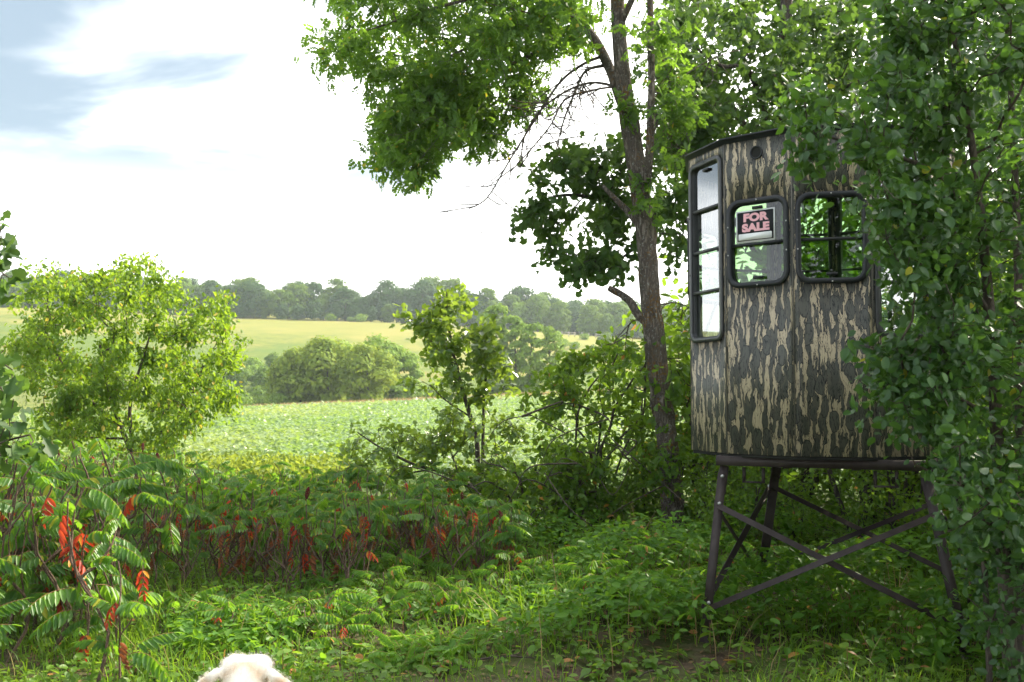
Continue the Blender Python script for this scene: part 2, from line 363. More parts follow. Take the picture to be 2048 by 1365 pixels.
def ground_mat():
    m, k = mat('ground')
    pos = k.n('ShaderNodeNewGeometry').outputs['Position']
    sp = k.n('ShaderNodeSeparateXYZ', {0: pos}); x, y, z = sp.outputs
    n1 = k.noise(pos, 2.2, 5.0, 0.6); n2 = k.noise(pos, 14.0, 4.0, 0.65); n3 = k.noise(pos, 0.05, 4.0, 0.6); n4 = k.noise(pos, 0.35, 5.0, 0.65)
    soil = k.mix(n2, (0.040, 0.028, 0.020), (0.125, 0.090, 0.065))
    soil = k.mix(k.math('MULTIPLY', k.smooth(n1, 0.45, 0.65), 0.5), soil, (0.17, 0.13, 0.10))
    thatch = k.mix(n2, (0.035, 0.055, 0.014), (0.085, 0.110, 0.03))
    near = k.mix(k.smooth(n1, 0.35, 0.6), soil, thatch)
    field = k.mix(n2, (0.055, 0.095, 0.025), (0.10, 0.16, 0.045))
    dry = k.mix(n4, (0.34, 0.27, 0.12), (0.24, 0.24, 0.075))
    mead = k.mix(n3, (0.090, 0.140, 0.020), (0.190, 0.175, 0.040))
    mead = k.mix(k.math('MULTIPLY', k.smooth(n4, 0.42, 0.62), 0.6), mead, (0.050, 0.095, 0.018))
    mead = k.mix(k.math('MULTIPLY', k.smooth(n3, 0.50, 0.66), 0.75), mead, (0.24, 0.19, 0.065))
    yb = k.math('ADD', k.math('ADD', y, k.math('MULTIPLY', k.math('SUBTRACT', n3, 0.5), 130.0)), k.math('MULTIPLY', x, 0.25))
    mead = k.mix(k.math('MULTIPLY', k.smooth(yb, 200.0, 250.0), 0.75), mead, k.mix(n4, (0.160, 0.172, 0.036), (0.225, 0.200, 0.055)))
    mead = k.mix(k.math('MULTIPLY', k.math('MULTIPLY', k.smooth(yb, 135.0, 165.0), k.math('SUBTRACT', 1.0, k.smooth(yb, 185.0, 215.0))), 0.7), mead, k.mix(n4, (0.050, 0.100, 0.018), (0.105, 0.150, 0.030)))
    c = k.mix(k.smooth(y, 13.0, 18.0), near, field)
    c = k.mix(k.smooth(y, 106.0, 111.0), c, dry)
    c = k.mix(k.smooth(y, 120.0, 135.0), c, mead)
    bp = k.n('ShaderNodeBump', {'Height': n2, 'Strength': 0.6, 'Distance': 0.04})
    p = k.n('ShaderNodeBsdfPrincipled', {'Base Color': c, 'Roughness': 0.95, 'Specular IOR Level': 0.1, 'Normal': bp.outputs[0]})
    out(k, p.outputs[0]); return m
M['ground'] = ground_mat()

def fur_mat():
    m, k = mat('dog_fur')
    tc = k.n('ShaderNodeTexCoord').outputs['Object']
    st = k.noise(k.mapping(tc, (260, 60, 120)), 1.0, 3.0, 0.6)
    lo = k.noise(tc, 11.0, 3.0)
    z = k.n('ShaderNodeSeparateXYZ', {0: tc}).outputs[0]
    c = k.mix(st, (0.80, 0.74, 0.63), (0.93, 0.90, 0.83))
    c = k.mix(k.math('MULTIPLY', k.smooth(lo, 0.50, 0.7), 0.25), c, (0.78, 0.64, 0.46))
    tanv = k.n('ShaderNodeVertexColor'); tanv.layer_name = 'tan'
    c = k.mix(tanv.outputs[0], c, (0.60, 0.36, 0.17))
    bp = k.n('ShaderNodeBump', {'Height': st, 'Strength': 0.5, 'Distance': 0.006})
    p = k.n('ShaderNodeBsdfPrincipled', {'Base Color': c, 'Roughness': 0.85, 'Specular IOR Level': 0.15, 'Sheen Weight': 0.4, 'Normal': bp.outputs[0]})
    out(k, p.outputs[0]); return m
M['fur'] = fur_mat()

# ------------------------------------------------------------------ leaf templates: base at origin, tip along +Y, face +Z, unit length
def T_diamond(w=0.28):
    return np.array([(0,0,0),(w,.45,.05),(0,1,-.05),(-w,.45,.05)]), [(0,1,2),(0,2,3)]
def T_oval(w=0.27, tip=0.85):
    h = .05
    V = [(0,0,0),(w*.75,.2,h),(w,.48,h*1.3),(w*.62,.8,h*.5),(0,1,-.08),(-w*.62,.8,h*.5),(-w,.48,h*1.3),(-w*.75,.2,h)]
    return np.array(V), [(0,1,2,3,4),(4,5,6,7,0)]
def T_oak():
    half = [(.035,.10,.01),(.10,.22,.02),(.22,.30,.05),(.12,.40,.03),(.15,.50,.03),(.34,.60,.06),(.30,.76,.04),(.24,.80,.02),(.22,.93,-.02),(.08,.97,-.05)]
    V = [(0,0,0)] + half + [(0,1.0,-.06)] + [(-x,y,z) for x,y,z in half[::-1]]
    n = len(V); a = list(range(0, 12)); b = [11] + list(range(12, n)) + [0]
    return np.array(V), [tuple(a), tuple(b)]
def T_compound(nl=3, leafl=0.36, w=0.17, droop=0.35, fold=0.3, term=True, start=0.25, tmpl=None):
    V = []; Fs = []; n = 0
    def put(base, d, nrm, L):
        nonlocal n
        d = d / np.linalg.norm(d); nrm = nrm - d * (nrm @ d); nrm = nrm / np.linalg.norm(nrm); x = np.cross(d, nrm)
        tv, tf = tmpl if tmpl else T_diamond(w / leafl * 0.9)
        V.extend([base + L * (p[0] * x + p[1] * d + p[2] * nrm) for p in tv])
        Fs.extend([tuple(i + n for i in f) for f in tf]); n = len(V)
    for i in range(nl):
        t = start + (1 - start) * (i + 0.5) / nl * 0.95
        b = np.array([0, t * 0.85, -droop * 0.5 * t * t]); sz = leafl * (1.0 - 0.30 * abs(t - 0.5))
        for s in (-1, 1):
            put(b, np.array([s * 0.9, 0.42, -fold]), np.array([s * fold, 0, 1.0]), sz)
    if term: put(np.array([0, 0.84, -droop * 0.36]), np.array([0, 1, -droop]), np.array([0, 0.3, 1.0]), leafl)
    return np.array(V), Fs

def frames(dirs, nrm):
    d = dirs / np.linalg.norm(dirs, axis=1, keepdims=True)
    n = nrm - d * np.sum(nrm * d, axis=1, keepdims=True)
    ln = np.linalg.norm(n, axis=1, keepdims=True); n = np.where(ln < 1e-4, np.array([[0.3, 0.5, 0.8]]), n / np.maximum(ln, 1e-4))
    x = np.cross(d, n); return np.stack([x, d, n], axis=1)          # rows X, Y, Z
def leaf_mesh(name, tmpl, pos, fr, size, material, off=(0, 0, 0)):
    tv, tf = tmpl; nv = len(tv); n = len(pos)
    V = np.einsum('vk,nkj->nvj', tv, fr) * size[:, None, None] + (pos - np.asarray(off))[:, None, :]
    by = {}
    for f in tf: by.setdefault(len(f), []).append(f)
    base = (np.arange(n) * nv)[:, None, None]
    Fs = [(np.array(fs)[None] + base).reshape(-1, k) for k, fs in by.items()]
    return mesh_np(name, V.reshape(-1, 3), Fs, material)
def single_leaf(name, tmpl, material):
    by = {}
    for f in tmpl[1]: by.setdefault(len(f), []).append(f)
    return mesh_np(name, tmpl[0], [np.array(v) for v in by.values()], material)
def rnd_unit(n, r=rng):
    v = r.normal(size=(n, 3)); return v / np.linalg.norm(v, axis=1, keepdims=True)

# ------------------------------------------------------------------ trees: limbs laid out by hand, twigs grown to points spread through the crown
class Tree:
    def __init__(self, seed=0):
        self.P = []; self.par = []; self.rad = []; self.path = []; self.r = np.random.default_rng(seed); self.tw = []; self.fixed = []
    def limb(self, pts, r0, r1, attach=True, sub=4, wob=0.0):
        """a polyline smoothed into nodes; joins the nearest existing node"""
        pts = [np.asarray(p, float) for p in pts]
        if attach and self.P:
            A = np.array(self.P); j = int(np.argmin(np.sum((A - pts[0]) ** 2, axis=1))); pts = [A[j]] + pts[1:]
        else: j = -1
        out_ = []
        n = len(pts)
        for i in range(n - 1):
            p0 = pts[max(i - 1, 0)]; p1 = pts[i]; p2 = pts[i + 1]; p3 = pts[min(i + 2, n - 1)]
            for s in range(sub):
                t = s / sub
                out_.append(0.5 * ((2*p1) + (-p0+p2)*t + (2*p0-5*p1+4*p2-p3)*t*t + (-p0+3*p1-3*p2+p3)*t**3))
        out_.append(pts[-1])
        m = len(out_); ids = []
        for i, p in enumerate(out_):
            if i == 0 and j >= 0: prev = j; ids.append(j); continue
            if wob and 0 < i < m - 1: p = p + self.r.normal(size=3) * wob
            prev = ids[-1] if ids else -1
            self.P.append(p); self.par.append(prev)
            self.rad.append(r0 + (r1 - r0) * (i / max(m - 1, 1))); self.fixed.append(True)
            self.path.append(0.0 if prev < 0 else self.path[prev] + np.linalg.norm(p - self.P[prev]))
            ids.append(len(self.P) - 1)
        return ids
    def grow(self, targets, r_tip=0.0025, bf=0.25, seg=0.25, wob=0.10, sag=0.0, exp=2.3, limit=1e9, rmax=None, keep=True):
        A = np.array(self.P); D = np.min(np.linalg.norm(targets[:, None, :] - A[None, ::max(1, len(A)//60)], axis=2), axis=1)
        order = np.argsort(D + self.r.normal(size=len(D)) * D.std() * 0.15)
        cap = len(self.P) + int(len(targets) * 14) + 10
        buf = np.zeros((cap, 3)); pb = np.zeros(cap); n0 = len(self.P); buf[:n0] = A; pb[:n0] = self.path; n = n0
        for ti in order:
            t = targets[ti]
            dd = np.linalg.norm(buf[:n] - t, axis=1); j = int(np.argmin(dd + bf * pb[:n])); L = dd[j]
            if L < 1e-3: continue
            k = int(min(12, max(1, math.ceil(L / seg)))); a = buf[j].copy(); prev = j
            side = self.r.normal(size=3) * wob * L
            for s in range(1, k + 1):
                f = s / k; b = 4 * f * (1 - f)
                p = a + (t - a) * f + side * b * 0.5 + np.array([0, 0, sag * L * b]) + (self.r.normal(size=3) * 0.03 * L / k if s < k else 0)
                buf[n] = p; pb[n] = pb[prev] + np.linalg.norm(p - buf[prev])
                self.P.append(p); self.par.append(prev); self.rad.append(0.0); self.fixed.append(False); self.path.append(pb[n])
                prev = n; n += 1
            if keep: self.tw.append((self.P[self.par[-1]] if self.par[-1] >= 0 else a, self.P[-1]))
        # radii by the pipe model
        N = len(self.P); acc = np.zeros(N); ch = np.zeros(N, int)
        for i in range(N):
            if self.par[i] >= 0: ch[self.par[i]] += 1
        for i in range(N - 1, -1, -1):
            if not self.fixed[i]:
                self.rad[i] = max(r_tip, acc[i] ** (1 / exp)) if acc[i] > 0 else r_tip
                if rmax: self.rad[i] = min(self.rad[i], rmax)
            p = self.par[i]
            if p >= 0: acc[p] += self.rad[i] ** exp if not self.fixed[i] else 0
        for i in range(N):
            p = self.par[i]
            if p >= 0 and not self.fixed[i]: self.rad[i] = min(self.rad[i], self.rad[p] * 0.92)
        return self
    def wood(self, name, material, off, rough=0.0):
        N = len(self.P); kids = [[] for _ in range(N)]
        for i, p in enumerate(self.par):
            if p >= 0: kids[p].append(i)
        P = np.array(self.P); chains = []
        stack = [i for i in range(N) if self.par[i] < 0]; starts = [(i, -1) for i in stack]
        while starts:
            i, frm = starts.pop(); ch = [frm] if frm >= 0 else []
            while True:
                ch.append(i)
                if not kids[i]: break
                b = max(kids[i], key=lambda q: self.rad[q] + (1.0 if self.fixed[q] and self.fixed[i] and q == i + 1 else 0))
                starts.extend((q, i) for q in kids[i] if q != b); i = b
            if len(ch) > 1: chains.append(ch)
        Vs = []; Fs = []; n = 0
        for ch in chains:
            pts = P[ch]; rad = np.array([self.rad[q] for q in ch])
            if len(ch) > 1 and self.par[ch[1]] == ch[0] and not (self.fixed[ch[0]] and self.fixed[ch[1]] and ch[1] == ch[0] + 1): rad[0] = rad[1]
            rm = rad.max(); sides = 20 if rm > 0.07 else 10 if rm > 0.03 else 6 if rm > 0.012 else 4 if rm > 0.005 else 3
            tan = np.gradient(pts, axis=0); tan /= np.maximum(np.linalg.norm(tan, axis=1, keepdims=True), 1e-6)
            up = np.array([0.31, 0.17, 0.93]) if abs(tan[0][2]) < 0.9 else np.array([0.9, 0.3, 0.1])
            x = np.cross(tan, up); x /= np.maximum(np.linalg.norm(x, axis=1, keepdims=True), 1e-6); y = np.cross(tan, x)
            a = np.arange(sides) * 2 * math.pi / sides
            rr = rad[:, None] * (1 + (rough * self.r.normal(size=(len(ch), sides)) if rm > 0.03 else 0))
            ring = pts[:, None, :] + rr[:, :, None] * (np.cos(a)[None, :, None] * x[:, None, :] + np.sin(a)[None, :, None] * y[:, None, :])
            Vs.append(ring.reshape(-1, 3)); m = len(ch)
            i0 = np.arange(m - 1)[:, None] * sides; jj = np.arange(sides)[None]
            q = np.stack([i0 + jj, i0 + (jj + 1) % sides, i0 + sides + (jj + 1) % sides, i0 + sides + jj], axis=-1).reshape(-1, 4) + n
            Fs.append(q); n += m * sides
        return mesh_np(name, np.concatenate(Vs) - np.asarray(off), np.concatenate(Fs), material, smooth=True)
    def leaves(self, per, size, spread=0.06, droop=0.3, up=0.8, along=0.5, back=0.0, svar=0.25):
        r = self.r; tw = self.tw
        a = np.array([t[0] for t in tw]); b = np.array([t[1] for t in tw])
        n = len(tw) * per; idx = np.repeat(np.arange(len(tw)), per)
        t = r.uniform(-back, 1.05, n)[:, None]
        pos = a[idx] + (b - a)[idx] * t + r.normal(size=(n, 3)) * spread
        tw_d = (b - a)[idx]; tw_d = tw_d / np.maximum(np.linalg.norm(tw_d, axis=1, keepdims=True), 1e-5)
        d = tw_d * along + rnd_unit(n, r) * 0.75 + np.array([0, 0, -droop])
        nrm = rnd_unit(n, r) * 0.75 + np.array([0, 0, up])
        return pos, frames(d, nrm), size * (1 + svar * r.uniform(-1, 1, n))

def in_poly(pts, poly):
    x, y = pts[:, 0], pts[:, 1]; ins = np.zeros(len(pts), bool); n = len(poly)
    for i in range(n):
        x1, y1 = poly[i]; x2, y2 = poly[(i + 1) % n]
        c = ((y1 > y) != (y2 > y)) & (x < (x2 - x1) * (y - y1) / (y2 - y1 + 1e-9) + x1); ins ^= c
    return ins
def sample_poly(poly, d0, d1, n, r=rng, clump=0, cr=0.25):
    """points of a crown whose outline from the lane is poly, spread in depth; clump > 0 gathers them into boughs"""
    poly = [tuple(p) for p in poly]; xs = [p[0] for p in poly]; ys = [p[1] for p in poly]
    def raw(m):
        o = np.zeros((0, 2))
        while len(o) < m:
            q = np.stack([r.uniform(min(xs), max(xs), 4 * m), r.uniform(min(ys), max(ys), 4 * m)], 1)
            o = np.concatenate([o, q[in_poly(q, poly)]])
        return o[:m]
    if clump:
        c = raw(clump); dc = r.uniform(d0, d1, clump)
        ctr = np.array([PX(u, v, d) for (u, v), d in zip(c, dc)])
        i = r.integers(0, clump, n); rr = cr * r.uniform(0.5, 1.3, clump)[i]
        return ctr[i] + rnd_unit(n, r) * (r.uniform(0, 1, n) ** 0.5 * rr)[:, None] * np.array([1, 1, 0.75])
    q = raw(n); dd = r.uniform(d0, d1, n)
    return np.array([PX(u, v, d) for (u, v), d in zip(q, dd)])

LEAF_CACHE = {}
def plant(name, label, cat, tree, base, leafset, tmpl, lm, bark, group=None, parts=0, crown='crown', rough=0.0, woodname='trunk', leafname='leaf'):
    base = np.asarray(base, float)
    t = thing(name, label, cat, base, 0, group)
    obj(woodname, tree.wood(name + '_' + woodname, bark, base, rough), t)
    if leafset is None: return t
    pos, fr, sz = leafset
    if parts:
        u, v, d = to_px(pos); ok = (u > 0) & (u < 2048) & (v > 0) & (v < 1365)
        face = np.abs(np.einsum('nj,nj->n', fr[:, 2], (pos - EYE) / np.linalg.norm(pos - EYE, axis=1, keepdims=True)))
        sc = np.where(ok, sz / d * (0.35 + 0.65 * face), -1); order = np.argsort(-sc)[:parts]; order = order[sc[order] > 0]
        key = (id(tmpl), lm.name)
        if key not in LEAF_CACHE: LEAF_CACHE[key] = single_leaf('leaf', tmpl, lm)
        for i in order:
            o = obj(leafname, LEAF_CACHE[key], t)
            Mx = Matrix([[*(fr[i, :, r_] * sz[i]), pos[i, r_] - base[r_]] for r_ in range(3)] + [[0, 0, 0, 1]])
            o.matrix_local = Mx
        m = np.ones(len(pos), bool); m[order] = False; pos, fr, sz = pos[m], fr[m], sz[m]
    stuff(obj(crown, leaf_mesh(name + '_' + crown, tmpl, pos, fr, sz, lm, base), t))
    return t
def cat_leaves(*ls): return tuple(np.concatenate([l[i] for l in ls]) for i in range(3))

# ------------------------------------------------------------------ ground, field, hill
def graded(a):
    return np.unique(np.concatenate([np.linspace(*s) for s in a]))
gx = graded([(-1500, -200, 14), (-200, -60, 29), (-60, -12, 33), (-12, 12, 49), (12, 60, 33), (60, 200, 29), (200, 1500, 14)])
gy = graded([(-120, -10, 12), (-10, 20, 61), (20, 130, 75), (130, 330, 81), (330, 3000, 20)])
GXm, GYm = np.meshgrid(gx, gy)
V = np.stack([GXm, GYm, terrain(GXm, GYm)], -1).reshape(-1, 3)
nx, ny = len(gx), len(gy)
ii = (np.arange(ny - 1)[:, None] * nx + np.arange(nx - 1)[None]).ravel()
struct(obj('ground', mesh_np('ground', V, np.stack([ii, ii + 1, ii + nx + 1, ii + nx], 1), M['ground'], smooth=True)))

# soybean field: leaves all over, thinner with distance
def soy():
    r = np.random.default_rng(11); n = 105000
    y = 16.0 * (112.0 / 16.0) ** r.uniform(0, 1, n); x = r.uniform(-0.66, 0.46, n) * (y + 3)
    edge = 15.5 + 1.0 * np.sin(x * 0.7)
    k = (y > edge) & (y < 101 + 3 * np.sin(x * 0.11)); x, y = x[k], y[k]; n = len(x)
    row = np.abs(np.sin((x * 0.86 + y * 0.5) * math.pi / 0.76))
    z = terrain(x, y) + 0.26 + 0.16 * row + r.normal(size=n) * 0.07
    fr = frames(r.normal(size=(n, 3)) * [1, 1, 0.35] + [0, 0, -0.15], rnd_unit(n, r) * 0.55 + [0, 0, 1.0])
    sz = (0.085 + 0.0026 * y) * r.uniform(0.7, 1.25, n)
    o = obj('soybean_field', leaf_mesh('soybean_field', T_diamond(0.34), np.stack([x, y, z], 1), fr, sz, M['soy_leaf']))
    stuff(tag(o, 'broad field of low green soybean plants beyond the sumac', 'crop field'))
soy()
def blades(r, x, y, z, L, w, lean=0.5, segs=3):
    """bent grass blades as ribbons"""
    n = len(x); az = r.uniform(0, 2 * math.pi, n); dx, dy = np.cos(az), np.sin(az)
    l = lean * r.uniform(0.25, 1.4, n); V = []; t = np.linspace(0, 1, segs + 1)
    for i, tt in enumerate(t):
        ho = L * l * tt ** 1.8; ve = L * (tt - 0.38 * np.minimum(l, 1.2) * tt ** 2.4)
        cx, cy, cz = x + dx * ho, y + dy * ho, z + ve
        ww = w * (1 - tt) ** 0.6 * (0.65 + 0.35 * (tt > 0.1))
        if i < segs: V += [np.stack([cx - dy * ww, cy + dx * ww, cz], 1), np.stack([cx + dy * ww, cy - dx * ww, cz], 1)]
        else: V.append(np.stack([cx, cy, cz], 1))
    nv = 2 * segs + 1; A = np.stack(V, 1).reshape(-1, 3); b = (np.arange(n) * nv)[:, None]
    q = np.concatenate([b + np.array([[2*i, 2*i+1, 2*i+3, 2*i+2]]) for i in range(segs - 1)])
    tr = b + np.array([[2*segs-2, 2*segs-1, 2*segs]])
    return A, [q, tr]
M['meadow_blade'] = leaf_mat('meadow_blade', (0.065, 0.115, 0.016), (0.15, 0.165, 0.035), (0.26, 0.30, 0.05), 0.3, 0.7, 0.1)
def meadow():
    # dry grass lip where the field ends, and rough tufts up the hill
    r = np.random.default_rng(12); n = 16000
    x = r.uniform(-62, 50, n); y = 102.0 + 3 * np.sin(x * 0.11) + r.uniform(-1.5, 12, n)
    A, Fs = blades(r, x, y, terrain(x, y), r.uniform(0.35, 0.9, n), 0.05, 0.5, 2)
    stuff(tag(obj('dry_grass_strip', mesh_np('dry_grass_strip', A, Fs, M['dry_grass'])), 'strip of straw-coloured dry grass along the far end of the soybean field', 'grass'))
    n = 9000; y = 126 + 60 * r.uniform(0, 1, n); x = r.uniform(-0.56, 0.46, n) * y
    sel = np.sin(x * 0.09 + 2 * np.sin(y * 0.05)) + r.normal(size=n) * 0.8 > 0.3; x, y = x[sel], y[sel]; n = len(x)
    A, Fs = blades(r, x, y, terrain(x, y) - 0.05, r.uniform(0.4, 1.0, n), 0.13, 0.9, 2)
    stuff(tag(obj('meadow_grass', mesh_np('meadow_grass', A, Fs, M['meadow_blade'])), 'rough yellow-green meadow grass on the hillside below the woods', 'grass'))
meadow()

# ------------------------------------------------------------------ far trees
def far_proto(name, seed, h, w, lobes, nleaf, lsz, lm, trunk_h=0.25, crown_base=0.22):
    r = np.random.default_rng(seed); t = Tree(seed)
    t.limb([(0, 0, -0.4), (0.1, 0, h * 0.3), (r.normal() * 0.3, 0.1, h * 0.75)], h * 0.022, h * 0.006)
    cs = []
    for i in range(lobes):                                    # boughs over the outside of the crown, a few inside
        f = (i + 0.5) / lobes; a = i * 2.4 + r.uniform(-.4, .4); c = 1 - 2.0 * (1 - f)
        rho = math.sqrt(max(0.05, 1 - c * c)) * r.uniform(.55, 1.1); k = 0.5 * h * (1 - crown_base)
        cs.append((math.cos(a) * w * 0.36 * rho, math.sin(a) * w * 0.36 * rho, h * crown_base + k * (1 + 0.90 * c * r.uniform(.85, 1.12)) * .97, w * r.uniform(0.11, 0.24)))
    cs = np.array(cs)
    tg = cs[:, :3]
    t.grow(tg, 0.03, 0.3, h * 0.12, 0.12)
    i = r.integers(0, lobes, nleaf); u = rnd_unit(nleaf, r); u[:, 2] = np.where(u[:, 2] < -0.12, -u[:, 2] * 0.8, u[:, 2])
    pos = cs[i, :3] + u * (cs[i, 3] * np.where(r.uniform(0, 1, nleaf) < .16, r.uniform(1.0, 1.38, nleaf), 1.06 - 0.5 * r.uniform(0, 1, nleaf) ** 2.5))[:, None] * [1, 1, 0.85]
    fr = frames(np.cross(u, rnd_unit(nleaf, r)) + u * 0.15 + [0, 0, -0.2], u * 1.0 + rnd_unit(nleaf, r) * 0.40 + [0, 0, 0.30])
    root = thing(name, 'x', 'tree', (0, 0, 0))
    obj('trunk', t.wood(name + '_trunk', M['far_bark'], (0, 0, 0)), root)
    stuff(obj('crown', leaf_mesh(name + '_crown', T_diamond(0.42), pos, fr, lsz * r.uniform(.6, 1.3, nleaf), lm), root))
    return root
used = set()
def put(proto, x, y, s, label, group, rz=None, dz=0.0):
    z = float(terrain(x, y)) - 0.15 + dz
    rz = rng.uniform(0, 6.28) if rz is None else rz
    if proto.name in used: return dup(proto, (x, y, z), rz, s, label, group)
    used.add(proto.name); proto.location = (x, y, z); proto.rotation_euler = (0, 0, rz); proto.scale = (s,) * 3 if np.isscalar(s) else s
    tag(proto, label, 'tree', group); return proto
fo = [far_proto('oak_tree', 21 + i, 12.0, 10.5, 34, 4600, 0.62, M['far_dark'], crown_base=0.03) for i in range(3)]
fm = [far_proto('broadleaf_tree', 31 + i, 12.0, 9.0, 32, 4400, 0.58, M['far_mid'], crown_base=0.02) for i in range(3)]
fl = [far_proto('pale_tree', 41 + i, 10.5, 7.0, 22, 3200, 0.52, M['far_light'], crown_base=0.02) for i in range(2)]
def far_trees():
    r = np.random.default_rng(5)
    L1 = 'hazy dark-crowned oak in the wood along the hilltop'; L2 = 'mid-green rounded tree in the wood along the hilltop'; L3 = 'pale green tree at the front of the hilltop wood'
    G = 'trees of the hilltop wood'
    for row, (yy, sp, n) in enumerate(((300, 6.4, 50), (308, 5.6, 56), (296, 5.2, 60), (318, 6.0, 56))):
        for i in range(n):
            x = -166 + i * sp + r.uniform(-2, 2); y = yy + r.uniform(-3, 3) + 6 * math.sin(x * 0.02)
            u = 1024 + F * x / y; s = r.uniform(0.62, 1.12) * (1.05 if 820 < u < 960 else 0.95)
            if u > 1420: continue
            if row == 2: s *= .5
            if row == 3: s *= 1.0
            right = u > 960
            q = r.uniform()
            if q < (0.32 if right else 0.68): put(fo[r.integers(3)], x, y, s, L1, G)
            else: put(fm[r.integers(3)], x, y, s, L2, G)
    for u, y, s in ((480, 294, .8), (500, 296, 1.0), (575, 293, .78), (505, 292, .6), (395, 295, .75), (440, 293, .7), (640, 293, .5), (1075, 292, .95), (1120, 290, .8), (1180, 288, .75), (1165, 290, .62), (1215, 288, .6), (1250, 290, .78), (1040, 292, .85), (1310, 290, .7), (1390, 290, .66), (20, 296, .9), (-60, 296, .9), (100, 296, .8), (1290, 286, .5)):
        put(fl[r.integers(2)] if r.uniform() < .55 else fm[r.integers(3)], GX(u, y), y, s, L3, G)
    # tall emergents
    for u, s in ((860, 1.30), (905, 1.28), (885, 1.2)): put(fm[r.integers(3)], GX(u, 306), 306, s, 'tall tree whose crown stands above the rest of the hilltop wood', 'tall trees of the hilltop wood')
    put(fo[1], GX(1043, 305), 305, 1.2, 'narrow oak top poking above the hilltop wood', None)
    # clump at the end of the field
    G2 = 'trees of the clump at the end of the soybean field'; mid = 'broad olive-green tree in the clump at the end of the field'
for_mid = [far_proto('field_tree', 51, 8.6, 8.6, 26, 6500, 0.44, M['far_olive'], crown_base=0.02), far_proto('field_tree', 52, 9.2, 7.0, 26, 6000, 0.42, M['far_light'], crown_base=0.04),
           far_proto('poplar', 53, 10.5, 3.9, 24, 4600, 0.36, M['far_light'], crown_base=0.06), far_proto('slim_poplar', 54, 8.0, 3.2, 20, 3600, 0.27, M['far_light'], crown_base=0.28)]
far_trees()
def mid_trees():
    G = 'trees in the dip behind the soybean field'
    for u, y, s, p, lab in ((600, 124, .92, 0, 'dark olive rounded tree at the shaded end of the clump behind the field'),
                            (655, 122, 1.02, 0, 'broad olive tree in the middle of the clump behind the field'),
                            (735, 119, .86, 0, 'yellow-green low round tree in front of the clump behind the field'),
                            (690, 132, 1.06, 1, 'pale tree with its top showing behind the clump at the field end'),
                            (755, 134, 1.16, 1, 'tall dark-topped tree at the right end of the clump behind the field'),
                            (800, 136, 1.02, 1, 'blue-green tree between the clump and the oak sapling'),
                            (570, 125, .66, 0, 'small dark bushy tree at the foot of the clump behind the field'),
                            (985, 134, 1.45, 2, 'tall pale poplar next to the oak sapling'),
                            (1030, 133, 1.28, 2, 'bushy pale poplar between two others in the dip'),
                            (1062, 131, 1.12, 2, 'pale poplar leaning over the gap to the slim one'),
                            (1102, 128, 1.25, 3, 'slim pale poplar standing alone on a bare stem')):
        x = GX(u, y); z0 = PX(u, 808 if u < 850 else 790, y)[2]
        o = put(for_mid[p], x, y, s, lab, G)
        o.location.z = min(z0, float(terrain(x, y)) + 0.0) - 0.1
mid_trees()
bush_p = [far_proto('hill_bush', 61, 2.6, 3.4, 16, 1500, 0.28, M['far_mid'], crown_base=0.0), far_proto('hill_bush', 62, 2.0, 3.6, 14, 1300, 0.26, M['far_light'], crown_base=0.0)]
def hill_bushes():
    r = np.random.default_rng(9)
    spots = [(560, 121, .95, 1), (1155, 150, 1.3, 0), (1190, 152, 1.5, 0), (1130, 151, 1.0, 0), (560, 290, 1.0, 1), (590, 290, .8, 1), (660, 288, 1.0, 1), (700, 288, .8, 1), (720, 287, 1.1, 1), (540, 150, 1.6, 0), (515, 155, 1.4, 0), (490, 148, 1.4, 0),
             (530, 170, 1.5, 0), (560, 176, 1.5, 0), (505, 180, 1.5, 1), (600, 182, 1.4, 0), (640, 186, 1.3, 0), (470, 170, 1.6, 0), (1240, 240, 1.1, 1), (1150, 230, .9, 1), (1320, 220, 1.0, 1), (500, 132, 1.0, 1), (525, 128, .8, 0), (480, 126, 1.0, 1), (545, 135, 1.2, 0), (1170, 255, .8, 1), (1095, 260, .7, 1), (450, 150, 1.5, 0), (860, 150, 1.4, 0), (830, 142, 1.2, 1)]
    for _ in range(46):
        u, y = (r.uniform(440, 830), r.uniform(136, 205)) if r.uniform() < .7 else (r.uniform(1090, 1380), r.uniform(140, 240))
        spots.append((u, y, r.uniform(.5, 1.5), int(r.integers(2))))
    for u, y, s, p in spots:
        x = GX(u, y); put(bush_p[p], x, y, s * r.uniform(.85, 1.1), 'low bush scattered on the meadow hillside' if p else 'low grey-green thicket bush on the meadow hillside', 'bushes on the meadow hillside')
    for o in list(C.objects):
        if o.name.startswith('hill_bush') and o.type == 'EMPTY': o['category'] = 'bush'
hill_bushes()
def fence():
    t = thing('wooden_fence', 'weathered wooden fence with pale rails at the foot of the hilltop wood', 'fence', (0, 0, 0))
    pts = [(GX(u, 262 + i * 0.6), 262 + i * 0.6) for i, u in enumerate((1098, 1110, 1124, 1138, 1150, 1164, 1178, 1192, 1206, 1218))]
    for i, (x, y) in enumerate(pts):
        z = float(terrain(x, y)); obj('post', MB().cyl((x, y, z - .3), (x, y, z + 1.35), 0.11, 6).mesh('fence_post', M['old_wood']), t)
    for i in (2, 3, 7, 8):
        for h in (0.6, 1.1):
            (x0, y0), (x1, y1) = pts[i], pts[i + 1]
            obj('rail', MB().bar((x0, y0 - .1, terrain(x0, y0) + h), (x1, y1 - .1, terrain(x1, y1) + h), .14, .06, (0, 0, 1)).mesh('fence_rail', M['old_wood']), t)
fence()

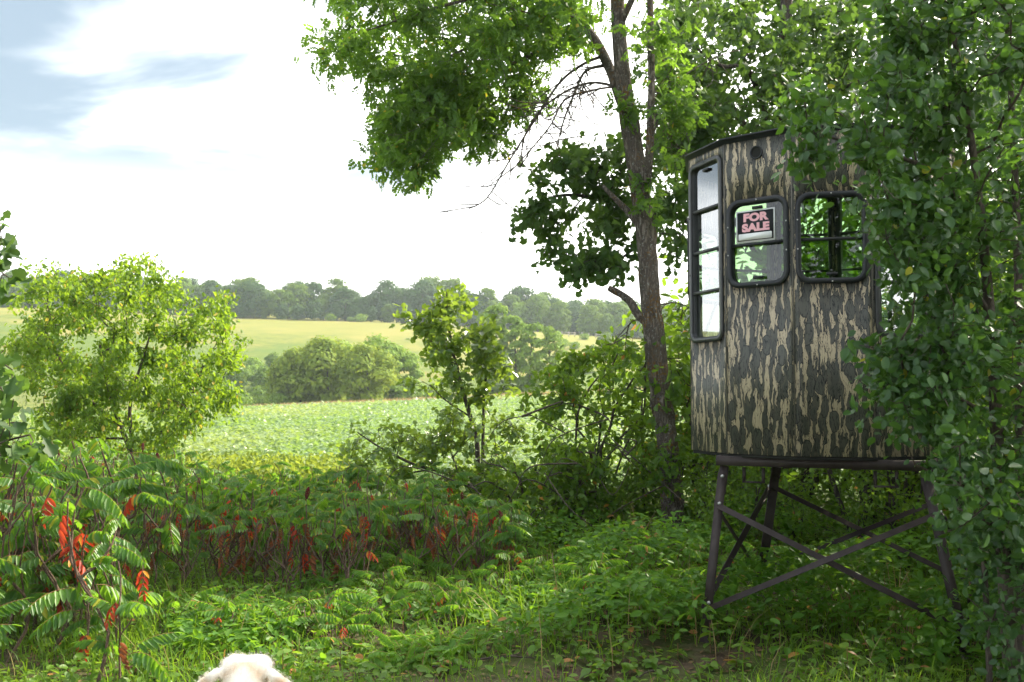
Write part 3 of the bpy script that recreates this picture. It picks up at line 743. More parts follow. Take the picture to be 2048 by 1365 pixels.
# ------------------------------------------------------------------ hunting blind
BC = np.array([2.099, 6.823]); BR = 0.886; BN = 12; BPHI = -0.195; ZB, ZT = 1.173, 3.176
def bvert(k, R_=BR):
    a = BPHI + (k - 2.5) * 2 * math.pi / BN
    return np.array([BC[0] + R_ * math.sin(a), BC[1] - R_ * math.cos(a)])
def rrect(w0, w1, z0, z1, rad, n=6):
    """rounded rectangle, counter-clockwise, with an odd number of points on each corner"""
    P = []
    for cx, cz, a0 in ((w1 - rad, z0 + rad, -90), (w1 - rad, z1 - rad, 0), (w0 + rad, z1 - rad, 90), (w0 + rad, z0 + rad, 180)):
        for i in range(n + 1):
            a = R(a0 + 90 * i / n); P.append((cx + rad * math.cos(a), cz + rad * math.sin(a)))
    return P
blind = thing('hunting_blind', 'twelve-sided camouflage hunting blind on a steel tower with black framed windows', 'hunting blind', (BC[0], BC[1], 0))
BOFF = np.array([BC[0], BC[1], 0])
def facet(k):
    a, b = bvert(k), bvert(k + 1); t = (b - a); w = np.linalg.norm(t); t = t / w; n = np.array([t[1], -t[0]]); mid = (a + b) / 2
    def P(s, z, o=0.0):
        q = mid + t * s + n * o; return np.array([q[0], q[1], z])
    return P, w, t, n
def wall_panel(k, opening, holes=()):
    P, w, t, n = facet(k); h = w / 2; V = []; Fs = []; UV = []
    u0 = k * w
    def vid(s, z, o): V.append(P(s, z, o)); UV.append((u0 + s, z)); return len(V) - 1
    th = 0.035; hi = h - th * math.tan(math.pi / BN)
    if opening is None:
        f = [vid(-h, ZB, 0), vid(h, ZB, 0), vid(h, ZT, 0), vid(-h, ZT, 0)]; b = [vid(-hi, ZB, -th), vid(hi, ZB, -th), vid(hi, ZT, -th), vid(-hi, ZT, -th)]
        Fs += [tuple(f), tuple(b[::-1])] + [(f[i], b[i], b[(i + 1) % 4], f[(i + 1) % 4]) for i in range(4)]
    else:
        rad, n6 = opening[4], 6; inn = rrect(*opening[:4], rad, n6); N = len(inn); outer = []
        for c in range(4):
            for i in range(n6 + 1):
                s, z = inn[c * (n6 + 1) + i]; m = n6 // 2
                cs, cz = ((h, ZB), (h, ZT), (-h, ZT), (-h, ZB))[c]
                if i == m: outer.append((cs, cz))
                elif (i < m) == (c in (0, 2)): outer.append((s, cz))
                else: outer.append((cs, z))
        fi = [vid(s, z, 0) for s, z in inn]; fo_ = [vid(s, z, 0) for s, z in outer]
        bi = [vid(s, z, -th) for s, z in inn]; bo = [vid(s * hi / h, z, -th) for s, z in outer]
        for i in range(N):
            j = (i + 1) % N
            Fs += [(fo_[i], fo_[j], fi[j], fi[i]), (bi[i], bi[j], bo[j], bo[i]), (fi[i], fi[j], bi[j], bi[i])]
            Fs.append((fo_[j], fo_[i], bo[i], bo[j]))
    me = mesh_np('wall_panel', np.array(V) - BOFF, [np.array([f for f in Fs])], M['camo'])
    uvl = me.uv_layers.new(name='UVMap'); li = np.zeros(len(me.loops), np.int32); me.loops.foreach_get('vertex_index', li)
    uvl.data.foreach_set('uv', np.array(UV, np.float32)[li].ravel())
    return obj('wall_panel', me, blind)
def ring(P, o0, o1, outer, inner):
    """frame between two outlines, from offset o0 to o1"""
    N = len(outer); V = [P(s, z, o) for o in (o0, o1) for L in (outer, inner) for s, z in L]; Fs = []
    for i in range(N):
        j = (i + 1) % N
        Fs += [(2*N+i, 2*N+j, 3*N+j, 3*N+i), (i, N+i, N+j, j), (i, j, 2*N+j, 2*N+i), (N+i, 3*N+i, 3*N+j, N+j)]
    return V, Fs
def clip_z(poly, z, above):
    o = []
    for i in range(len(poly)):
        (s0, z0), (s1, z1) = poly[i], poly[(i + 1) % len(poly)]
        in0, in1 = (z0 >= z) == above, (z1 >= z) == above
        if in0: o.append((s0, z0))
        if in0 != in1: f = (z - z0) / (z1 - z0); o.append((s0 + (s1 - s0) * f, z))
    return o
def window(k, z0, z1, bars, rad, fmat, gmat, latches, fw=0.026, half=None):
    P, w, t, n = facet(k); h = (half or w / 2 - 0.018)
    op = (-h + 0.012, h - 0.012, z0 + 0.012, z1 - 0.012, rad); wall_panel(k, op)
    wi = thing_part('window', blind)
    o_ = rrect(-h, h, z0, z1, rad + 0.012); i_ = rrect(-h + fw + .008, h - fw - .008, z0 + fw + .008, z1 - fw - .008, max(rad - fw + .008, 0.02))
    V, Fs = ring(P, -0.040, 0.014, rrect(-h + .0125, h - .0125, z0 + .0125, z1 - .0125, rad), i_)
    mb = MB().add(V, Fs); V, Fs = ring(P, 0.002, 0.016, o_, i_); mb.add(V, Fs)
    fr = obj('frame', mb.mesh('window_frame', fmat, off=BOFF), wi)
    zs = [z0 + fw] + list(bars) + [z1 - fw]
    for bi, zb in enumerate(bars):
        obj('bar', MB().box(P(0, zb, -0.004), h - fw - .006, 0.011, 0.009, (*t, 0), (*n, 0), (0, 0, 1)).mesh('window_bar', fmat, off=BOFF), wi)
    gin = rrect(-h + fw, h - fw, z0 + fw, z1 - fw, max(rad - fw, 0.02))
    for i in range(len(zs) - 1):
        po = gin
        if i > 0: po = clip_z(po, zs[i] + .004, True)
        if i < len(zs) - 2: po = clip_z(po, zs[i + 1] - .004, False)
        off = -0.010 if (i == len(zs) - 2) else -0.024
        V = [P(s, z, off) for s, z in po]; obj('pane', mesh_np('pane', np.array(V) - BOFF, [np.array([list(range(len(V)))])], gmat), wi)
    for s, z in latches:
        obj('latch', MB().box(P(s, z, 0.000), 0.033, 0.008, 0.009, (*t, 0), (*n, 0), (0, 0, 1)).mesh('latch', M['black_frame'], off=BOFF), wi)
    # screws round the frame
    sc = MB()
    for s, z in ((0, z0 + fw * .5), (0, z1 - fw * .5), (-h + fw * .5, z0 + (z1 - z0) * .38), (h - fw * .5, z0 + (z1 - z0) * .38), (-h + fw * .5, z0 + (z1 - z0) * .7), (h - fw * .5, z0 + (z1 - z0) * .7)):
        sc.box(P(s, z, 0.0165), 0.004, 0.002, 0.004, (*t, 0), (*n, 0), (0, 0, 1))
    obj('screws', sc.mesh('screws', M['bolt' if fmat is M['black_frame'] else 'black_frame'], off=BOFF), wi)
    return P, w, t, n
def thing_part(name, parent):
    o = bpy.data.objects.new(name, None); C.objects.link(o); o.parent = parent; o.empty_display_size = 0.1; return o
TALL = dict(z0=1.89, z1=3.10, bars=(2.225, 2.495, 2.775), rad=0.055, fmat=M['grey_frame'], gmat=M['mirror_glass'])
SMALL = dict(z0=2.215, z1=2.775, bars=(2.487,), rad=0.075, fmat=M['black_frame'], gmat=M['glass'], fw=0.025)
for k in range(BN):
    if k in (0, 3, 6, 7, 8, 9): window(k, latches=[(0, 3.035)], **{**TALL, 'gmat': M['mirror_glass'] if k in (0, 3) else M['glass']})
    elif k == 4: pass
    else: window(k, latches=[(0, 2.275)] + ([(0, 2.715)] if k != 2 else []), **SMALL)
def door():
    k = 4; P, w, t, n = facet(k); h = w / 2; wall_panel(k, (-h + .03, h - .03, ZB + .03, ZT - .06, 0.05))
    d = thing_part('door', blind); op = rrect(-h + .034, h - .034, ZB + .034, ZT - .064, .05); hol = rrect(-h + .09, h - .09, 2.2, 2.8, .05)
    V, Fs = ring(P, -0.03, -0.004, op, hol); obj('door_leaf', MB().add(V, Fs).mesh('door_leaf', M['tower_steel'], off=BOFF), d)
    V = [P(s, z, -0.016) for s, z in hol]; obj('pane', mesh_np('door_pane', np.array(V) - BOFF, [np.array([list(range(len(V)))])], M['glass']), d)
    obj('handle', MB().box(P(h - .075, 2.05, .012), .012, .016, .05, (*t, 0), (*n, 0), (0, 0, 1)).mesh('door_handle', M['black_frame'], off=BOFF), d)
door()
def corner_trims():
    for k in range(BN):
        a = bvert(k); r_ = (a - BC) / np.linalg.norm(a - BC); tt = np.array([-r_[1], r_[0]])
        q = a + r_ * 0.0005
        obj('corner_trim', MB().box((*q, (ZB + ZT) / 2), 0.0012, 0.0035, (ZT - ZB) / 2 - .002, (*r_, 0), (*tt, 0), (0, 0, 1)).mesh('corner_trim', M['camo_edge'], off=BOFF), blind)
M['camo_edge'] = plain('camo_edge', (0.14, 0.13, 0.11), 0.5)
corner_trims()
def port():
    # round port with a black collar and a flat dark disc standing for the shade inside the hole
    P, w, t, n = facet(1); c = P(0.0, 3.062, 0); T = np.array([*t, 0]); Nn = np.array([*n, 0]); Z = np.array([0, 0, 1.0]); N = 24; V = []; Fs = []
    prof = [(0.043, 0.0015), (0.043, 0.010), (0.034, 0.010), (0.034, 0.0025), (0.0, 0.0025)]
    for r_, o in prof[:-1]:
        V += [c + T * r_ * math.cos(2 * math.pi * i / N) + Z * r_ * math.sin(2 * math.pi * i / N) + Nn * o for i in range(N)]
    for q in range(len(prof) - 2):
        Fs += [(q*N+i, q*N+(i+1) % N, (q+1)*N+(i+1) % N, (q+1)*N+i) for i in range(N)]
    mb = MB().add(V, Fs); p = obj('port_collar', mb.mesh('port_collar', M['black_frame'], off=BOFF), blind)
    V = [c + T * 0.034 * math.cos(2 * math.pi * i / N) + Z * 0.034 * math.sin(2 * math.pi * i / N) + Nn * 0.003 for i in range(N)]
    obj('port_shade_disc', mesh_np('port_shade_disc', np.array(V) - BOFF, [np.array([list(range(N))])], M['inside']), p)
port()
def roof_floor():
    N = BN; ov = BR + 0.020
    V = []; Fs = []
    rings = [(BR + .003, ZT - .026), (BR + .008, ZT - .026), (BR + .010, ZT - .002), (ov + .008, ZT - .002), (ov + .009, ZT + .009), (0.05, ZT + .14)]
    for r_, z in rings: V += [(*bvert(k, r_), z) for k in range(N)]
    for q in range(len(rings) - 1): Fs += [(q*N+i, q*N+(i+1) % N, (q+1)*N+(i+1) % N, (q+1)*N+i) for i in range(N)]
    Fs.append(tuple(range((len(rings)-1)*N, len(rings)*N)))
    obj('roof', MB().add(V, Fs).mesh('blind_roof', M['roof'], off=BOFF), blind)
    V = [(*bvert(k, BR - .045), ZT - .05) for k in range(N)] + [(*bvert(k, BR - .045), ZT - .04) for k in range(N)]
    cap = [(i, (i+1) % N, N+(i+1) % N, N+i) for i in range(N)] + [tuple(range(N)), tuple(range(N, 2*N))]
    obj('ceiling', MB().add(V, cap).mesh('blind_ceiling', M['inside'], off=BOFF), blind)
    V = [(*bvert(k, BR - .012), ZB - .022) for k in range(N)] + [(*bvert(k, BR - .012), ZB - .002) for k in range(N)]
    obj('floor', MB().add(V, cap).mesh('blind_floor', M['inside'], off=BOFF), blind)
roof_floor()
def tower():
    t = blind
    TOP = {'fl': (1.31, 6.35), 'bl': (1.97, 7.50), 'fr': (2.45, 5.86), 'br': (3.10, 7.00)}
    BOT = {'fl': (1.165, 6.28), 'bl': (1.855, 7.66), 'fr': (2.62, 5.74), 'br': (3.30, 7.12)}
    ctr = np.mean(list(TOP.values()), axis=0); ZL = 1.085
    L = 0.056; th = 0.006
    prof = [(0, 0), (L, 0), (L, th), (th, th), (th, L), (0, L)]
    def at(kx, z):
        f = (ZL - z) / ZL; a, b = np.array(TOP[kx]), np.array(BOT[kx]); q = a + (b - a) * f; return np.array([q[0], q[1], z])
    for kx in TOP:
        inw = ctr - np.array(TOP[kx]); inw = inw / np.linalg.norm(inw); a = math.atan2(inw[1], inw[0]) - math.pi / 4
        leg = obj('leg', MB().prism(at(kx, -0.15), at(kx, ZL - .03), prof, (math.cos(a), math.sin(a), 0)).mesh('tower_leg', M['tower_steel'], off=BOFF), t)
        br = obj('bracket', MB().prism(at(kx, ZL - .16) + [inw[0]*.008, inw[1]*.008, 0], at(kx, ZL + .012) + [inw[0]*.008, inw[1]*.008, 0], prof, (math.cos(a), math.sin(a), 0)).mesh('leg_bracket', M['tower_steel'], off=BOFF), t)
        for z in (ZL - .055, 0.86, 0.25):
            q = at(kx, z) + np.array([-inw[0] * 0.0, -inw[1] * 0.0, 0]); fd = EYE - q; fd[2] = 0; fd /= np.linalg.norm(fd); sd = np.array([-fd[1], fd[0], 0])
            c = q + np.array([math.cos(a), math.sin(a), 0]) * 0.032
            nrm = np.array([math.sin(a), -math.cos(a), 0])
            obj('bolt', MB().cyl(c - nrm * .004, c + nrm * .012, .0115, 6).mesh('leg_bolt', M['bolt'], off=BOFF), leg)
    def brace(a, za, b, zb, o=0.0):
        p, q = at(a, za), at(b, zb); d = q - p; nrm = np.array([d[1], -d[0], 0]); nrm /= np.linalg.norm(nrm)
        if nrm @ (np.array([*ctr, 0]) - p) > 0: nrm = -nrm
        off = nrm * (0.004 + o) + d / np.linalg.norm(d) * 0.02
        pr = [(0, 0), (.032, 0), (.032, .004), (.004, .004), (.004, .026), (0, .026)]
        obj('brace', MB().prism(p + off, q + off - d / np.linalg.norm(d) * 0.04, [(x - .016, y) for x, y in pr], (0, 0, 1)).mesh('tower_brace', M['tower_steel'], off=BOFF), t)
    for a, b in (('fl', 'fr'), ('fl', 'bl'), ('bl', 'br'), ('fr', 'br')):
        brace(a, .86, b, .20, .004); brace(a, .20, b, .86, .012 if (a, b) != ('bl', 'br') else .02)
        p, q = at(a, ZL + .038), at(b, ZL + .038)
        obj('top_beam', MB().bar(p + [0, 0, .004], q + [0, 0, .004], .060, .040, (0, 0, 1)).mesh('top_beam', M['tower_steel'], off=BOFF), t)
    # joists under the floor and small step brackets hung from them
    for f in (.33, .66):
        p = at('fl', ZL + .036) * (1 - f) + at('fr', ZL + .036) * f; q = at('bl', ZL + .036) * (1 - f) + at('br', ZL + .036) * f
        d = (q - p) / np.linalg.norm(q - p)
        obj('joist', MB().bar(p + d * .022, q - d * .022, .07, .036, (0, 0, 1)).mesh('floor_joist', M['tower_steel'], off=BOFF), t)
    for f in (.17, .80):
        c = at('fl', ZL) * (1 - f) + at('fr', ZL) * f; d = at('fr', ZL) - at('fl', ZL); d /= np.linalg.norm(d); nn = np.array([-d[1], d[0], 0])
        mb = MB().bar(c + nn * .05 - d * .06 + [0, 0, .0], c + nn * .05 - d * .06 - [0, 0, .085], .02, .012, d)
        mb.bar(c + nn * .05 - d * .07 - [0, 0, .091], c + nn * .05 + d * .07 - [0, 0, .091], .012, .012, (0, 0, 1)).bar(c + nn * .05 + d * .06, c + nn * .05 + d * .06 - [0, 0, .085], .02, .012, d)
        obj('hanger', mb.mesh('step_hanger', M['tower_steel'], off=BOFF), t)
tower()

def sale_sign():
    P, w, t, n = facet(1); T3 = Vector((*t, 0)); N3 = Vector((*n, 0)); s0, z0 = -0.018, 2.602; hw, hh = 0.134, 0.102
    c = P(s0, z0, -0.0065); root = thing('for_sale_sign', 'black FOR SALE card with white border taped to a window of the blind', 'sign', c)
    root.rotation_euler = Matrix((T3, Vector((0, 0, 1)), N3)).transposed().to_euler()
    def quad(name, m, x0, x1, y0, y1, z, rad=0.004):
        po = rrect(x0, x1, y0, y1, rad, 4); k = len(po); th = 0.0006
        V = [(x, y, z) for x, y in po] + [(x, y, z + th) for x, y in po]
        Fs = [tuple(range(k, 2*k)), tuple(range(k))[::-1]] + [(i, (i+1) % k, k+(i+1) % k, k+i) for i in range(k)]
        return obj(name, MB().add(V, Fs).mesh(name, m), root)
    quad('border', M['sign_white'], -hw, hw, -hh, hh, 0)
    quad('card', M['sign_black'], -hw + .009, hw - .011, -hh + .012, hh - .009, .0012)
    quad('blank_box', M['sign_white'], -hw + .017, hw - .022, -hh + .017, -hh + .058, .0024, .006)
    for txt, y, sz, xs in (('FOR', 0.034, 0.066, 0.0), ('SALE', -0.030, 0.066, 0.002)):
        cu = bpy.data.curves.new('t', 'FONT'); cu.body = txt; cu.size = sz; cu.align_x = 'CENTER'; cu.offset = 0.0042; cu.extrude = 0.0003; cu.space_character = 1.04
        to = bpy.data.objects.new('t', cu); C.objects.link(to)
        me = bpy.data.meshes.new_from_object(to.evaluated_get(bpy.context.evaluated_depsgraph_get())); bpy.data.objects.remove(to)
        me.materials.clear(); me.materials.append(M['sign_pink'])
        o = obj('lettering', me, root, (xs, y, .0026)); o.scale = (1.28, 1.0, 1.0)
sale_sign()

# ------------------------------------------------------------------ near trees and shrubs
OVAL = T_oval(0.27); OVALW = T_oval(0.33); OAK = T_oak(); DIA = T_diamond(0.27); ASH = T_compound(3, 0.40, 0.17, 0.3, 0.25)
def G(u, d): x = GX(u, d); return np.array([x, d, float(terrain(x, d))])

def ash_tree():
    t = Tree(101); q = PX
    t.limb([q(1352, 1130, 10.05), q(1346, 1040, 10.0), q(1336, 900, 10.0), q(1318, 760, 10.0), q(1301, 600, 10.0), q(1290, 450, 10.0), q(1268, 300, 10.0), q(1246, 160, 10.0), q(1234, 0, 10.0), q(1228, -220, 10.1), q(1240, -450, 10.3)], 0.150, 0.045, False, 6)
    # trunk keeps its girth to the fork, then thins
    P = np.array(t.P); zf = q(1255, 230, 10)[2]
    for i, p in enumerate(P):
        f = p[2] / zf; t.rad[i] = 0.108 + 0.022 * max(0, 1 - p[2] / 0.6) ** 2 - 0.014 * f if f < 1 else max(0.045, 0.085 - 0.022 * (f - 1) * 3)
    q2 = lambda u, v, d: PX(u, v, 20.0 - d)
    lim = t.limb([q2(1262, 270, 10), q2(1240, 195, 9.9), q2(1208, 112, 9.75), q2(1170, 55, 9.6), q2(1125, 18, 9.4), q2(1075, -15, 9.2), q2(990, -90, 9.0)], 0.062, 0.030)
    t.limb([q2(1195, 92, 9.7), q2(1150, 82, 9.5), q2(1100, 96, 9.3), q2(1030, 125, 9.1), q2(985, 160, 8.9), q2(925, 215, 8.8), q2(860, 285, 8.7)], 0.030, 0.010)
    t.limb([q2(1140, 28, 9.5), q2(1060, 50, 9.2), q2(960, 85, 9.0), q2(870, 130, 8.8), q2(790, 190, 8.7)], 0.026, 0.008)
    t.limb([q2(1085, -8, 9.2), q2(980, -10, 9.4), q2(860, 20, 9.5), q2(740, 60, 9.4)], 0.026, 0.008)
    t.limb([q2(1236, 60, 10), q2(1290, -60, 10.3), q2(1340, -200, 10.6), q2(1400, -330, 10.8)], 0.035, 0.018)
    t.limb([q2(1292, 430, 10.05), q2(1297, 330, 10.25), q2(1303, 180, 10.3), q2(1300, 0, 10.3), q2(1294, -220, 10.3)], 0.047, 0.026)
    # branches without leaves
    t.limb([q2(1298, 660, 9.95), q2(1278, 632, 9.85), q2(1262, 606, 9.8), q2(1240, 588, 9.75), q2(1218, 577, 9.7)], 0.050, 0.032, True, 3)
    t.limb([q2(1292, 465, 10), q2(1262, 430, 9.95), q2(1232, 400, 9.9), q2(1205, 372, 9.85)], 0.042, 0.020)
    r = t.r
    def dead(pts, r0, r1, n, L):
        ids = t.limb(pts, r0, r1, True, 5)
        for _ in range(n):
            i = ids[int(r.uniform(0.15, 0.98) * (len(ids) - 1))]; a = np.array(t.P[i]); d = r.normal(size=3) * [1, .7, .5] + [-.25, 0, -.55]; d /= np.linalg.norm(d)
            l = L * r.uniform(.4, 1.2); b = a + d * l * .55 + r.normal(size=3) * .03; c = a + d * l + [r.normal() * .08, r.normal() * .06, r.uniform(-.06, .10)]
            t.limb([a, b, c], 0.0070, 0.0036, True, 3)
            if r.uniform() < .6: t.limb([b, b + (r.normal(size=3) * [1, .6, .6] + [-.3, 0, -.4]) * l * .3], 0.0055, 0.003, True, 2)
    dead([q2(1212, 122, 9.75), q2(1168, 128, 9.6), q2(1120, 165, 9.5), q2(1070, 240, 9.45), q2(1020, 320, 9.4), q2(975, 395, 9.35), q2(938, 418, 9.3)], .018, .006, 30, .6)
    dead([q2(1218, 140, 9.8), q2(1172, 142, 9.7), q2(1150, 185, 9.65), q2(1128, 240, 9.6), q2(1112, 300, 9.55)], .019, .006, 20, .45)
    dead([q2(1226, 168, 9.85), q2(1180, 166, 9.9), q2(1120, 190, 9.9), q2(1070, 235, 9.9), q2(1035, 300, 9.9)], .015, .006, 20, .45)
    dead([q2(1231, 182, 9.85), q2(1190, 180, 10.1), q2(1130, 200, 10.2), q2(1095, 260, 10.2), q2(1020, 345, 10.2)], .014, .006, 18, .45)
    dead([q2(1310, 640, 10), q2(1330, 610, 9.8), q2(1360, 608, 9.7), q2(1385, 620, 9.6)], .010, .004, 4, .3)
    dead([q2(1286, 640, 9.95), q2(1262, 645, 9.8), q2(1252, 680, 9.75), q2(1250, 730, 9.7)], .009, .004, 4, .3)
    dead([q2(1303, 100, 10.3), q2(1330, 130, 10.0), q2(1345, 220, 9.9), q2(1342, 300, 9.9)], .016, .004, 16, .45)
    dead([q2(1303, 200, 10.3), q2(1340, 200, 9.9), q2(1375, 240, 9.7), q2(1392, 270, 9.7)], .010, .004, 12, .4)
    dead([q2(1300, 300, 10.3), q2(1340, 180, 9.8), q2(1420, 120, 9.6), q2(1480, 100, 9.5)], .010, .004, 10, .4)
    t.fixed_n = len(t.P)
    A = sample_poly([(640, 0), (610, 55), (650, 125), (715, 150), (735, 175), (770, 215), (755, 260), (760, 300), (775, 330), (880, 310), (990, 190), (1100, 95), (1150, 40), (1130, -60), (900, -120), (690, -60)], 10.0, 12.1, 820, r, 200, .24)
    B = sample_poly([(765, 200), (880, 160), (1000, 150), (960, 230), (860, 320), (815, 390), (780, 380), (760, 330), (775, 270)], 10.8, 11.9, 300, r, 60, .17)
    B2 = sample_poly([(860, 285), (900, 210), (1040, 150), (1100, 180), (1060, 215), (985, 290), (920, 290)], 10.6, 11.8, 110, r, 26, .15)
    B3 = sample_poly([(940, -30), (1180, -40), (1200, 30), (1120, 110), (1030, 150), (950, 90)], 9.6, 11.2, 130, r, 46, .18)
    D = sample_poly([(1000, -60), (1160, -60), (1330, -30), (1380, -280), (1240, -420), (1050, -300)], 9.2, 11.2, 150, r, 40, .3)
    E_ = sample_poly([(1250, 40), (1345, 20), (1380, 150), (1360, 330), (1320, 330), (1310, 200), (1290, 120)], 9.3, 10.3, 60, r, 20, .2)
    t.grow(np.concatenate([A, B, B2, B3, D, E_]), 0.0024, 0.30, 0.22, 0.14, -0.04)
    ls = t.leaves(6, 0.128, 0.08, 0.45, 0.55, 0.45, 0.25)
    # sprouts on the trunk
    tw = []
    for u, v, n in ((1338, 755, 7), (1300, 420, 8), (1258, 215, 16), (1330, 950, 9), (1300, 360, 10), (1322, 905, 5), (1290, 395, 6), (1345, 900, 6)):
        for _ in range(n):
            b = q(u + r.normal() * 9, v + r.normal() * 12, 9.84); tw.append((b, b + r.normal(size=3) * [.10, .05, .10] + [0, -.06, 0]))
    t.tw = tw; ls2 = t.leaves(3, .12, .03, .3, .5)
    plant('ash_tree', 'tall leaning ash tree with rough lichen-spotted trunk and drooping leafy boughs over the field', 'tree', t, q(1352, 1130, 10.05) * [1, 1, 0], cat_leaves(ls, ls2), ASH, M['ash_leaf'], M['ash_bark'], None, 300, rough=0.055)
ash_tree()

def oak_tree():
    t = Tree(102); q = PX; r = t.r
    g = G(1560, 13.2)
    t.limb([g - [0, 0, .3], g + [0, 0, 1.2], g + [-.05, 0, 3.0], g + [.1, 0, 5.2], g + [.2, .1, 7.5]], .19, .07, False)
    t.limb([g + [0, 0, 3.1], q(1480, 450, 12.9), q(1420, 445, 12.4), q(1330, 430, 11.7), q(1240, 400, 11.2), q(1150, 390, 10.9), q(1085, 400, 10.7)], .060, .012, True, 4, .01)
    t.limb([g + [0, 0, 4.1], q(1460, 205, 12.8), q(1380, 215, 12.3), q(1300, 250, 11.8)], .055, .012, True, 4, .01)
    t.limb([g + [0, 0, 4.6], q(1500, 150, 12.6), q(1440, 130, 12.0), q(1390, 95, 11.6)], .045, .012, True, 4, .01)
    t.limb([g + [0, 0, 4.3], q(1660, 200, 12.8), q(1760, 150, 12.5)], .055, .012, True, 4, .01)
    t.limb([q(1330, 430, 11.7), q(1290, 480, 11.3), q(1240, 520, 11.1), q(1205, 555, 11.0)], .025, .008)
    t.limb([q(1240, 400, 11.2), q(1200, 340, 11.1), q(1150, 320, 11.0), q(1110, 310, 10.9)], .022, .008)
    A = np.concatenate([sample_poly([(1065, 300), (1120, 272), (1165, 290), (1180, 370), (1130, 380), (1060, 345)], 10.3, 11.3, 34, r, 12, .17),
        sample_poly([(1040, 440), (1060, 370), (1120, 385), (1130, 440), (1080, 480), (1040, 475)], 10.3, 11.3, 30, r, 11, .17),
        sample_poly([(1070, 520), (1090, 490), (1160, 500), (1165, 535), (1085, 545)], 10.4, 11.2, 18, r, 7, .13),
        sample_poly([(1170, 470), (1250, 440), (1280, 500), (1240, 560), (1195, 580), (1180, 540)], 10.5, 11.3, 42, r, 14, .17),
        sample_poly([(1180, 290), (1260, 300), (1290, 430), (1240, 470), (1170, 440), (1165, 360)], 10.6, 11.6, 60, r, 18, .22),
        sample_poly([(1320, 350), (1385, 330), (1388, 510), (1345, 530), (1320, 470)], 10.7, 11.8, 42, r, 12, .19),
        sample_poly([(1310, 20), (1400, 0), (1720, 0), (1720, 300), (1560, 300), (1380, 330), (1320, 330), (1330, 180)], 10.8, 14.5, 950, r, 170, .40),
        sample_poly([(1310, 20), (1500, -400), (1900, -420), (2000, -50), (1720, 60)], 11.5, 16.0, 170, r, 36, .5)])
    t.grow(A, .003, .30, .28, .14, .02)
    ls = t.leaves(9, .125, .07, .35, .6, .5, .45)
    plant('oak_tree', 'dark bur oak behind the blind reaching lobed leafy boughs past the ash trunk', 'tree', t, g, ls, OAK, M['oak_leaf'], M['oak_bark'], None, 300, rough=.05)
oak_tree()

def left_bush():
    t = Tree(103); q = PX; r = t.r; g = G(285, 16.0)
    for pts, a, b in (([g, q(262, 905, 15.9), q(240, 850, 15.8), q(215, 770, 15.6), q(200, 690, 15.5)], .055, .018), ([g + [.1, 0, 0], q(315, 905, 15.9), q(345, 850, 16.0), q(385, 780, 16.2), q(420, 700, 16.3)], .045, .014),
                      ([g + [-.05, .1, 0], q(262, 860, 16.2), q(262, 800, 16.4), q(285, 720, 16.5), q(310, 640, 16.6)], .040, .014), ([q(240, 850, 15.8), q(180, 800, 15.4), q(120, 720, 15.2), q(90, 660, 15.1)], .03, .010),
                      ([q(255, 880, 15.9), q(150, 870, 15.2), q(90, 820, 15.0)], .022, .008), ([q(325, 880, 15.9), q(380, 830, 15.5), q(440, 780, 15.4)], .020, .008)):
        t.limb(pts, a, b, bool(t.P))
    A = sample_poly([(22, 640), (55, 575), (130, 560), (250, 545), (330, 560), (355, 585), (385, 640), (430, 610), (465, 640), (482, 700), (470, 770), (465, 815), (410, 830), (370, 880), (330, 915), (250, 920), (150, 905), (70, 850), (45, 760)], 14.2, 17.8, 1500, r, 210, .26)
    tops = [(60, 545), (105, 540), (140, 552), (160, 548), (250, 528), (285, 520), (300, 532), (345, 560), (455, 600), (440, 605), (270, 540), (205, 560), (180, 565), (35, 600), (485, 690)]
    B = np.array([q(u + r.normal() * 7, v + r.normal() * 9, r.uniform(15.2, 16.8)) for u, v in tops for _ in range(6)])
    t.grow(np.concatenate([A, B]), .0028, .25, .22, .12, .03)
    ls = t.leaves(16, .076, .07, .75, .35, .25, .5)
    plant('boxelder_bush', 'big round sunlit yellow-green bush on several stems at the edge of the soybean field', 'bush', t, g, ls, OVAL, M['bush_leaf'], M['twig_bark'], None, 300)
left_bush()

